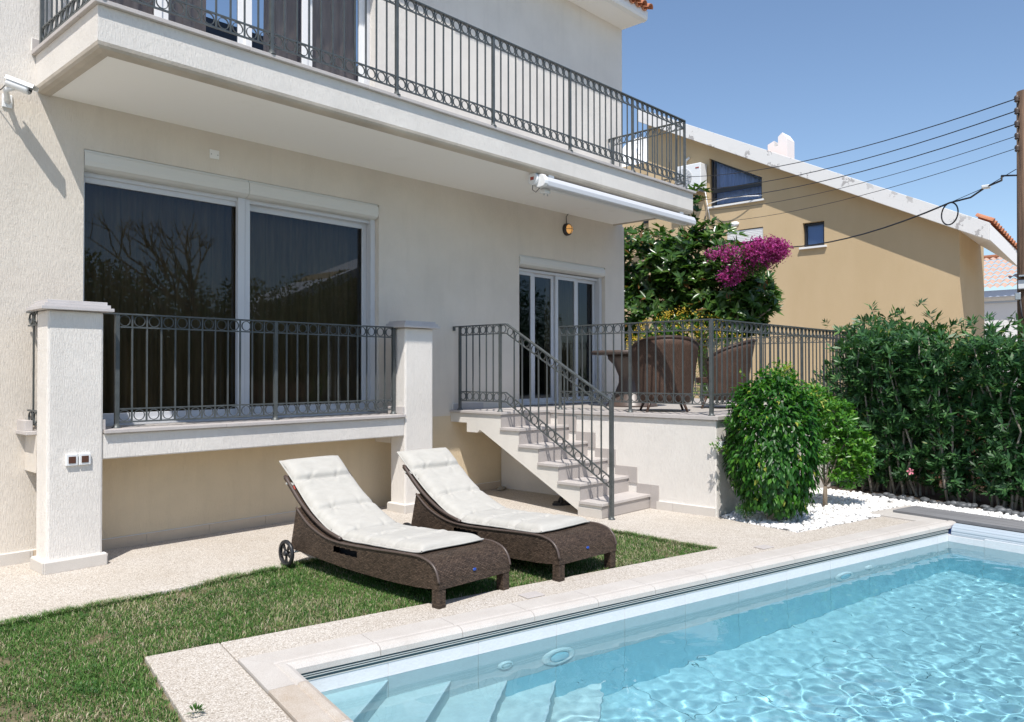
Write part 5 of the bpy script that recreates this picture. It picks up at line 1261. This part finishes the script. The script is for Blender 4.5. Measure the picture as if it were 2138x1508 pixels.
# --- magnolia
mg = thing('magnolia_tree', 'large magnolia with glossy dark leaves between the white house and the tan house', 'tree', (8.6, .6, 0))
stem(mg, [(8.6, .6, -.05), (8.62, .55, 1.2), (8.55, .65, 2.2), (8.5, .8, 3.2)], .14, .06, 'bark', 'trunk', 10)
for e in [(8.3, -.4, 3.0), (8.6, 1.7, 3.9), (8.4, .2, 3.9), (8.6, 2.2, 2.9), (8.2, -.9, 2.5), (8.5, .45, 4.5)]:
    stem(mg, wobble((8.58, .6, 1.9), e, 5, .06, rg), .045, .012, 'bark', 'branch')
cl = [((8.5, 1.7, 3.55), (.8, .95, .72), 240), ((8.5, .75, 3.35), (.8, .9, .72), 230), ((8.4, .0, 2.9), (.7, .75, .62), 170), ((8.3, -.62, 2.75), (.45, .45, .36), 70), ((8.5, 2.6, 3.5), (.7, .8, .8), 120), ((8.3, -.25, 3.45), (.45, .4, .28), 40), ((8.5, 1.6, 2.5), (.8, 1.4, .6), 230), ((8.4, 1.0, 2.9), (.7, 1.2, .6), 160), ((8.3, -.1, 2.55), (.6, .8, .5), 90), ((8.3, .3, 3.7), (.5, .6, .45), 70), ((8.2, .7, 4.35), (.2, .2, .2), 9), ((8.15, .45, 4.62), (.15, .16, .2), 8), ((8.3, -.2, 2.3), (.5, .6, .3), 60)]
PP = []; DD = []; NN = []; RN = []
for c, s_, k in cl:
    q = fib(k, rg)*rg.uniform(.2, 1.0, k)[:, None]**.45*np.array(s_)+np.array(c)
    for t0 in q:
        ax = norm(np.array([(t0-np.array(c))/np.array(s_)*.6+np.array((-.25, -.25, .75))+rg.normal(size=3)*.35]))[0]; base_r = rg.normal()*.12
        for j in range(rg.integers(7, 12)):
            s2 = rg.normal(size=3); s2 -= ax*np.dot(s2, ax); s2 /= np.linalg.norm(s2)
            PP.append(t0); DD.append(s2+ax*rg.uniform(.1, .8)); NN.append(ax-s2*.2); RN.append(base_r)
PP = np.array(PP); n = len(PP); ln = rg.uniform(.14, .22, n)
rn = np.clip(.40+.17*rg.normal(size=n)+np.array(RN), 0, .93); rn[rg.random(n) < .03] = 1
leaves('foliage', PP, np.array(DD), np.array(NN), ln, ln*.40, M['magnolia'], rn, mg, droop=.1, origin=mg.location)
# --- bougainvillea
bg_ = thing('bougainvillea', 'bright magenta bougainvillea spilling in front of the tan wall', 'climbing plant', (8.2, 0, 0))
stem(bg_, [(8.6, .3, -.05), (8.55, .2, 1.6), (8.3, -.2, 2.8), (7.95, -.7, 3.25)], .03, .006, 'bark', 'trunk')
for c, s_, k, kk in [((7.7, -1.02, 3.40), (.22, .33, .24), 2700, 0), ((7.7, -.66, 3.32), (.24, .36, .28), 1300, 0), ((7.7, -.45, 3.08), (.18, .22, .18), 900, 0), ((7.7, -.25, 3.44), (.15, .28, .10), 420, 0), ((7.7, -1.22, 3.42), (.15, .22, .15), 1300, 0)]:
    cc_ = fib(k//14, rg)*rg.uniform(.3, 1, k//14)[:, None]**.5*np.array(s_)+np.array(c); P = np.repeat(cc_, 14, 0)+rg.normal(size=(len(cc_)*14, 3))*.036; n = len(P); d_ = rg.normal(size=(n, 3))
    leaves('bracts', P, d_, d_[:, ::-1]+np.array((0, 0, .8)), rg.uniform(.025, .042, n), rg.uniform(.02, .034, n), M['bract'], np.clip(rg.normal(size=n)*.2+.45+np.repeat(rg.normal(size=len(cc_))*.22, 14), 0, 1), bg_, origin=bg_.location)
n = 2800; P = fib(n, rg)*rg.uniform(.1, 1., n)[:, None]*np.array((.26, .58, .30))+np.array((7.78, -.68, 3.27)); d_ = rg.normal(size=(n, 3))
leaves('foliage', P, d_, d_[:, ::-1]+np.array((0, 0, .8)), rg.uniform(.04, .07, n), rg.uniform(.025, .04, n), M['magnolia'], rg.uniform(.1, .9, n), bg_, origin=bg_.location)
# --- yellow flowering shrub
yl = thing('yellow_shrub', 'bushy green shrub with small yellow flowers behind the terrace chairs', 'shrub', (7.9, .7, 0))
stem(yl, [(7.9, .7, -.05), (7.9, .7, 1.0), (7.85, .7, 1.7)], .05, .02, 'bark', 'trunk')
n = 4200; d_ = fib(n, rg); P = np.array((7.8, .55, 1.62))+d_*np.array((.65, 1.2, .82))*rg.uniform(.45, 1, n)[:, None]**.5
leaves('foliage', P, d_+np.array((0, 0, .5))+rg.normal(size=(n, 3))*.4, d_+np.array((0, 0, .4)), rg.uniform(.06, .10, n), rg.uniform(.012, .02, n), M['citrus'], rg.uniform(.1, .75, n), yl, shape='lance', origin=yl.location)
n = 1800; cc_ = fib(120, rg); cc_[:, 2] = np.abs(cc_[:, 2])*.8+.25; cc_ = norm(cc_); P = np.repeat(np.array((7.75, .55, 1.64))+cc_*np.array((.66, 1.2, .86)), 15, 0)+rg.normal(size=(1800, 3))*np.array((.05, .05, .03)); d_ = rg.normal(size=(n, 3))
leaves('flowers', P, d_, d_[:, ::-1]+np.array((0, 0, .6)), rg.uniform(.02, .035, n), rg.uniform(.015, .03, n), M['yellow_flower'], rg.uniform(0, 1, n), yl, origin=yl.location)
# --- low plants seen through the far railing
lb = thing('garden_bush', 'dark leafy garden bush seen through the far end of the terrace railing', 'bush', (8.6, -2.2, 0))
stem(lb, [(8.6, -2.2, -.05), (8.6, -2.2, .8)], .04, .02, 'bark', 'trunk')
n = 3000; d_ = fib(n, rg); P = np.array((8.6, -2.3, .95))+d_*np.array((.7, 1.0, .75))*rg.uniform(.4, 1, n)[:, None]**.5
leaves('foliage', P, d_+np.array((0, 0, .5))+rg.normal(size=(n, 3))*.4, d_+np.array((0, 0, .4)), rg.uniform(.07, .12, n), rg.uniform(.02, .03, n), M['oleander'], rg.uniform(.1, .8, n), lb, shape='lance', origin=lb.location)
# ================================================================== GRAVEL
def rocks(name, pts, size, mat, rg, kind='stuff'):
    t = (1+5**.5)/2; B = norm(np.array([(-1, t, 0), (1, t, 0), (-1, -t, 0), (1, -t, 0), (0, -1, t), (0, 1, t), (0, -1, -t), (0, 1, -t), (t, 0, -1), (t, 0, 1), (-t, 0, -1), (-t, 0, 1)], float))
    F = np.array([(0, 11, 5), (0, 5, 1), (0, 1, 7), (0, 7, 10), (0, 10, 11), (1, 5, 9), (5, 11, 4), (11, 10, 2), (10, 7, 6), (7, 1, 8), (3, 9, 4), (3, 4, 2), (3, 2, 6), (3, 6, 8), (3, 8, 9), (4, 9, 5), (2, 4, 11), (6, 2, 10), (8, 6, 7), (9, 8, 1)])
    n = len(pts); sc_ = size[:, None, None]*np.stack([rg.uniform(.8, 1.35, n), rg.uniform(.7, 1.0, n), rg.uniform(.5, .8, n)], 1)[:, None, :]
    jit = 1+rg.uniform(-.22, .22, (n, 12, 1)); an = rg.uniform(0, 2*pi, n); V = B[None]*jit*sc_
    c, s_ = np.cos(an)[:, None], np.sin(an)[:, None]; X = V[..., 0]*c-V[..., 1]*s_; Y = V[..., 0]*s_+V[..., 1]*c
    tl = rg.uniform(-.4, .4, n)[:, None]; Z = V[..., 2]+X*tl; V = np.stack([X, Y, Z], -1)+pts[:, None, :]
    FF = (np.arange(n)[:, None, None]*12+F[None]).reshape(-1, 3)
    return np_mesh(name, V.reshape(-1, 3), FF, mat, rnd=np.repeat(rg.random(n), 12), kind=kind)
rg = np.random.default_rng(5)
def in_gravel(a, b, y):
    reg1 = (a > 4.86) & (b > .53) & (y < -2.975) & ~((a > 6.20) & (b < .70))
    reg2 = (a > 7.015) & (a < 7.33+.05*np.sin(b*5)) & (b < .9)
    return (reg1 | reg2) & (a < 7.36+.05*np.sin(b*5))
N = 22000; a = rg.uniform(4.8, 7.45, N); b = rg.uniform(-4.5, 2.2, N)
x = PO.x+ca*a-sa*b; y = PO.y+sa*a+ca*b; k = in_gravel(a, b, y); x, y, a, b = x[k], y[k], a[k], b[k]
pts = np.stack([x, y, rg.uniform(-.012, .014, len(x))], 1)
rocks('white_gravel', pts, rg.uniform(.014, .028, len(x)), M['white_pebble'], rg)
mb = MB(); Q = [PW(4.85, .52), PW(7.35, .52), PW(7.35, 2.3), PW(4.85, 1.4)]; mb.prism([(p.x, p.y) for p in Q], -.058, -.012)
Q = [PW(7.005, -4.6), PW(7.35, -4.6), PW(7.35, .519), PW(7.005, .519)]; mb.prism([(p.x, p.y) for p in Q], -.058, -.012); struct(mb.build('gravel_bed', mk('gravel_bed', (.55, .54, .52), .9)))
mb = MB(); Q = [PW(7.355, -4.6), PW(9.2, -4.6), PW(9.2, 2.4), PW(7.355, 2.4)]; mb.prism([(p.x, p.y) for p in Q], -.058, -.008); struct(mb.build('hedge_soil', M['hedge_ground']))
rms = [rock_mesh('border_pebble', .05, M['black_pebble'], k, .62, 2) for k in range(5)]
for i in range(110):
    bb = 1.25-i*.048; aa = 7.36+.05*math.sin(bb*5)+rg.normal()*.05; p = PW(aa, bb, .016+rg.uniform(0, .02))
    o = bpy.data.objects.new('border_pebble', rms[i % 5]); COL.objects.link(o); o.location = p; s_ = rg.uniform(.6, 1.15); o.scale = (s_, s_*rg.uniform(.75, 1), s_*rg.uniform(.8, 1.1)); o.rotation_euler[2] = rg.uniform(0, 6.3)
    tag(o, 'dark grey rounded pebble in the row edging the white gravel under the hedge', 'pebble', 'dark grey pebbles edging the hedge')
# ================================================================== LAWN
rg = np.random.default_rng(9)
def grass(N, xr, yr, hmin=.012, hmax=.030, keep=None):
    x = rg.uniform(*xr, N); y = rg.uniform(*yr, N); a = ca*(x-PO.x)+sa*(y-PO.y); b = -sa*(x-PO.x)+ca*(y-PO.y)
    edge = .020*np.sin(x*9)+.018*np.sin(x*23+1)+.012*np.sin(x*51)
    k = ((y < -1.530+edge) & (x < 1.275+.012*np.sin(y*31)) & (b > B0+.012-.01*np.sin(a*37))) | ((a < -.548+.012*np.sin(b*40)) & (y < -1.9))
    x, y = x[k], y[k]; n = len(x)
    def fld(sx, ph): return np.sin(x*sx+ph)+np.sin(y*sx*1.13+ph*2)+np.sin((x+y)*sx*.71+ph*3)+np.sin((x-y)*sx*.53+ph)
    dens = fld(4.1, .4)/4+fld(9.7, 2.)/6; bare = (dens < -.60) & (rg.random(n) < .7); x, y, dens = x[~bare], y[~bare], dens[~bare]; n = len(x)
    def fld(sx, ph): return np.sin(x*sx+ph)+np.sin(y*sx*1.13+ph*2)+np.sin((x+y)*sx*.71+ph*3)+np.sin((x-y)*sx*.53+ph)
    hgt = rg.uniform(hmin, hmax, n)*(1+.35*fld(6.3, 1.)/4); an = rg.uniform(0, 2*pi, n); ln = np.abs(rg.normal(size=n))*.45+.15
    wd = rg.uniform(.0014, .0030, n); dx, dy = np.cos(an), np.sin(an); P = np.stack([x, y, np.full(n, -.026)], 1)
    sd_ = np.stack([-dy, dx, np.zeros(n)], 1)*wd[:, None]; up_ = np.stack([dx*ln*.35, dy*ln*.35, np.ones(n)], 1)*(hgt*.55)[:, None]; tp = np.stack([dx*ln*1.3, dy*ln*1.3, np.ones(n)], 1)*hgt[:, None]
    V = np.stack([P-sd_, P+sd_, P+up_-sd_*.75, P+up_+sd_*.75, P+tp], 1).reshape(-1, 3); b_ = np.arange(n)[:, None]*5
    F = np.concatenate([b_+[0, 1, 3], b_+[0, 3, 2], b_+[2, 3, 4]], 0)
    patch = fld(3.1, 5.)/4+fld(7.9, 1.3)/5; dry = rg.random(n) < np.clip(.25-.24*patch+.10*fld(15, 3.)/4, .03, .65)
    rn = np.where(dry, rg.uniform(.68, 1, n), np.clip(.30+.18*rg.normal(size=n)+.10*patch, 0, .62))
    return V, F, np.repeat(rn, 5)
G = [grass(26000, (-3.9, 1.3), (-1.60, -1.515), .02, .05), grass(9000, (1.22, 1.3), (-3.7, -1.5), .02, .045), grass(215000, (-3.9, 1.3), (-3.75, -1.5)), grass(60000, (-3.9, -2.8), (-5.2, -3.75))]
V = np.concatenate([g[0] for g in G]); F = np.concatenate([g[1]+o_ for g, o_ in zip(G, np.cumsum([0]+[len(g[0]) for g in G[:-1]]))]); rn = np.concatenate([g[2] for g in G])
o = np_mesh('lawn', V, F, M['grass'], rnd=rn, kind='stuff'); tag(o, 'short patchy lawn mixed with straw between patio and pool path', 'grass'); 
# weeds: darker clover-like tufts
n = 2600; cx = rg.uniform(-3.7, -.9, 90); cy = rg.uniform(-3.6, -1.62, 90); 
a_, b_ = ca*(cx-PO.x)+sa*(cy-PO.y), -sa*(cx-PO.x)+ca*(cy-PO.y); k = (b_ > B0+.05) | (a_ < -.6); cx, cy = cx[k], cy[k]; i = rg.integers(0, len(cx), n)
P = np.stack([cx[i]+rg.normal(size=n)*.035, cy[i]+rg.normal(size=n)*.035, rg.uniform(-.012, .012, n)], 1); d_ = rg.normal(size=(n, 3)); d_[:, 2] = np.abs(d_[:, 2])*.5
o = leaves('weeds', P, d_, np.tile(np.array((0, 0, 1.)), (n, 1))+d_*.2, rg.uniform(.012, .026, n), rg.uniform(.004, .009, n), M['fine_leaf'], rg.uniform(0, .5, n)); tag(o, 'dark feathery weeds scattered through the lawn', 'weeds')
wd_ = thing('path_weed', 'small leafy weed sprouting at the bottom edge of the path slab', 'weed', (-3.08, -3.58, 0))
n = 60; d_ = fib(n, rg); d_[:, 2] = np.abs(d_[:, 2]); P = np.array((-3.09, -3.57, .012))+d_*.02
leaves('foliage', P, d_, d_*.2+np.array((0, 0, 1.)), rg.uniform(.015, .03, n), rg.uniform(.005, .009, n), M['fine_leaf'], rg.uniform(.1, .7, n), wd_, origin=wd_.location, kind='stuff')
# ================================================================== THE OTHER SIDE OF THE GARDEN (seen mirrored in the glass)
def far_tree(label, x, y, h_, r_, seed, mat='oleander'):
    rg = np.random.default_rng(seed); o = thing('garden_tree', label, 'tree', (x, y, 0)); stem(o, [(x, y, -.05), (x+.1, y, h_*.5), (x, y, h_*.8)], .16, .06, 'bark', 'trunk', 8)
    n = 9000; cc_ = fib(24, rg)*np.array((r_*.75, r_*.75, h_*.30))+np.array((x, y, h_*.66)); i = rg.integers(0, 24, n); d_ = fib(n, rg); P = cc_[i]+d_*rg.uniform(.3, 1, n)[:, None]**.5*r_*.45
    leaves('foliage', P, d_+rg.normal(size=(n, 3))*.5, d_+np.array((0, 0, .6)), rg.uniform(.10, .16, n), rg.uniform(.05, .09, n), M[mat], rg.uniform(0, .45, n), o, origin=o.location)
TR = [(2.6, -15, 4.0, 1.8), (5.2, -16, 4.1, 2.0), (8.0, -15.5, 3.7, 2.0), (10.8, -16, 4.1, 2.2), (14, -15, 4.0, 2.0), (17.5, -14, 4.6, 2.0)]
for k, (x, y, h_, r_) in enumerate(TR):
    far_tree(['leafy garden tree opposite the house, mirrored at the left of the big window', 'leafy garden tree opposite the house, second mirrored in the big window', 'leafy garden tree opposite the house, mirrored behind the window mullion',
              'leafy garden tree opposite the house, mirrored in the right pane', 'leafy garden tree opposite the garden door', 'leafy garden tree opposite the far end of the terrace'][k], x, y, h_, r_, 70+k)
hg = thing('reflection_hedge', 'added dark hedge out of view across the garden, darkening the window reflections', 'hedge', (9, -17.6, 0))  # unseen hedge, added so the lower part of the reflections turns dark
MB().box(-6, 26, -18.2, -17.4, -.05, 2.5).build('core', mk('hedge_core', (.02, .035, .012), .9), hg)
rg = np.random.default_rng(90); n = 26000; P = np.stack([rg.uniform(-6, 26, n), rg.uniform(-17.7, -17.2, n), rg.uniform(0, 2.75, n)+.25*np.sin(rg.uniform(0, 9, n))], 1); d_ = rg.normal(size=(n, 3))+np.array((0, .8, .3))
leaves('foliage', P, d_, np.tile(np.array((0, .6, 1.)), (n, 1))+rg.normal(size=(n, 3))*.4, rg.uniform(.08, .13, n), rg.uniform(.04, .06, n), M['oleander'], rg.uniform(0, .6, n), hg, origin=hg.location)
bt = thing('bare_tree', 'leafless branching tree mirrored in the big window pane', 'tree', (5.2, -12.5, 0))
def branch(p, d_, L, r_, lv, rg):
    if lv == 0 or r_ < .006: return
    q = p+d_*L; b = MB().tube([tuple(p), tuple((p+q)/2+rg.normal(size=3)*L*.05), tuple(q)], [r_, r_*.8, r_*.6], 5); b.build('branch' if lv < 6 else 'trunk', M['bark'], bt)
    for k in range(rg.integers(2, 4)): nd = d_+rg.normal(size=3)*.42; nd[2] = abs(nd[2])*.6+.35; branch(q, nd/np.linalg.norm(nd), L*rg.uniform(.62, .85), r_*.62, lv-1, rg)
branch(np.array((5.2, -12.5, 0.)), np.array((0, 0, 1.)), 1.8, .13, 6, np.random.default_rng(4))
oh = thing('opposite_house', 'tan house with white roof edge across the garden, mirrored in the right pane', 'house', (14, -21, 0))
MB().prism([(10.8, -.06), (17, -.06), (17, 6.2), (14, 4.8+.7), (10.8, 3.6)], -22, -19.5, 'y').build('wall', M['tan'], oh)
MB().prism([(10.2, 3.4), (10.2, 3.8), (17.2, 6.75), (17.2, 6.35)], -22, -19.1, 'y').build('roof_edge', M['white_wall'], oh)
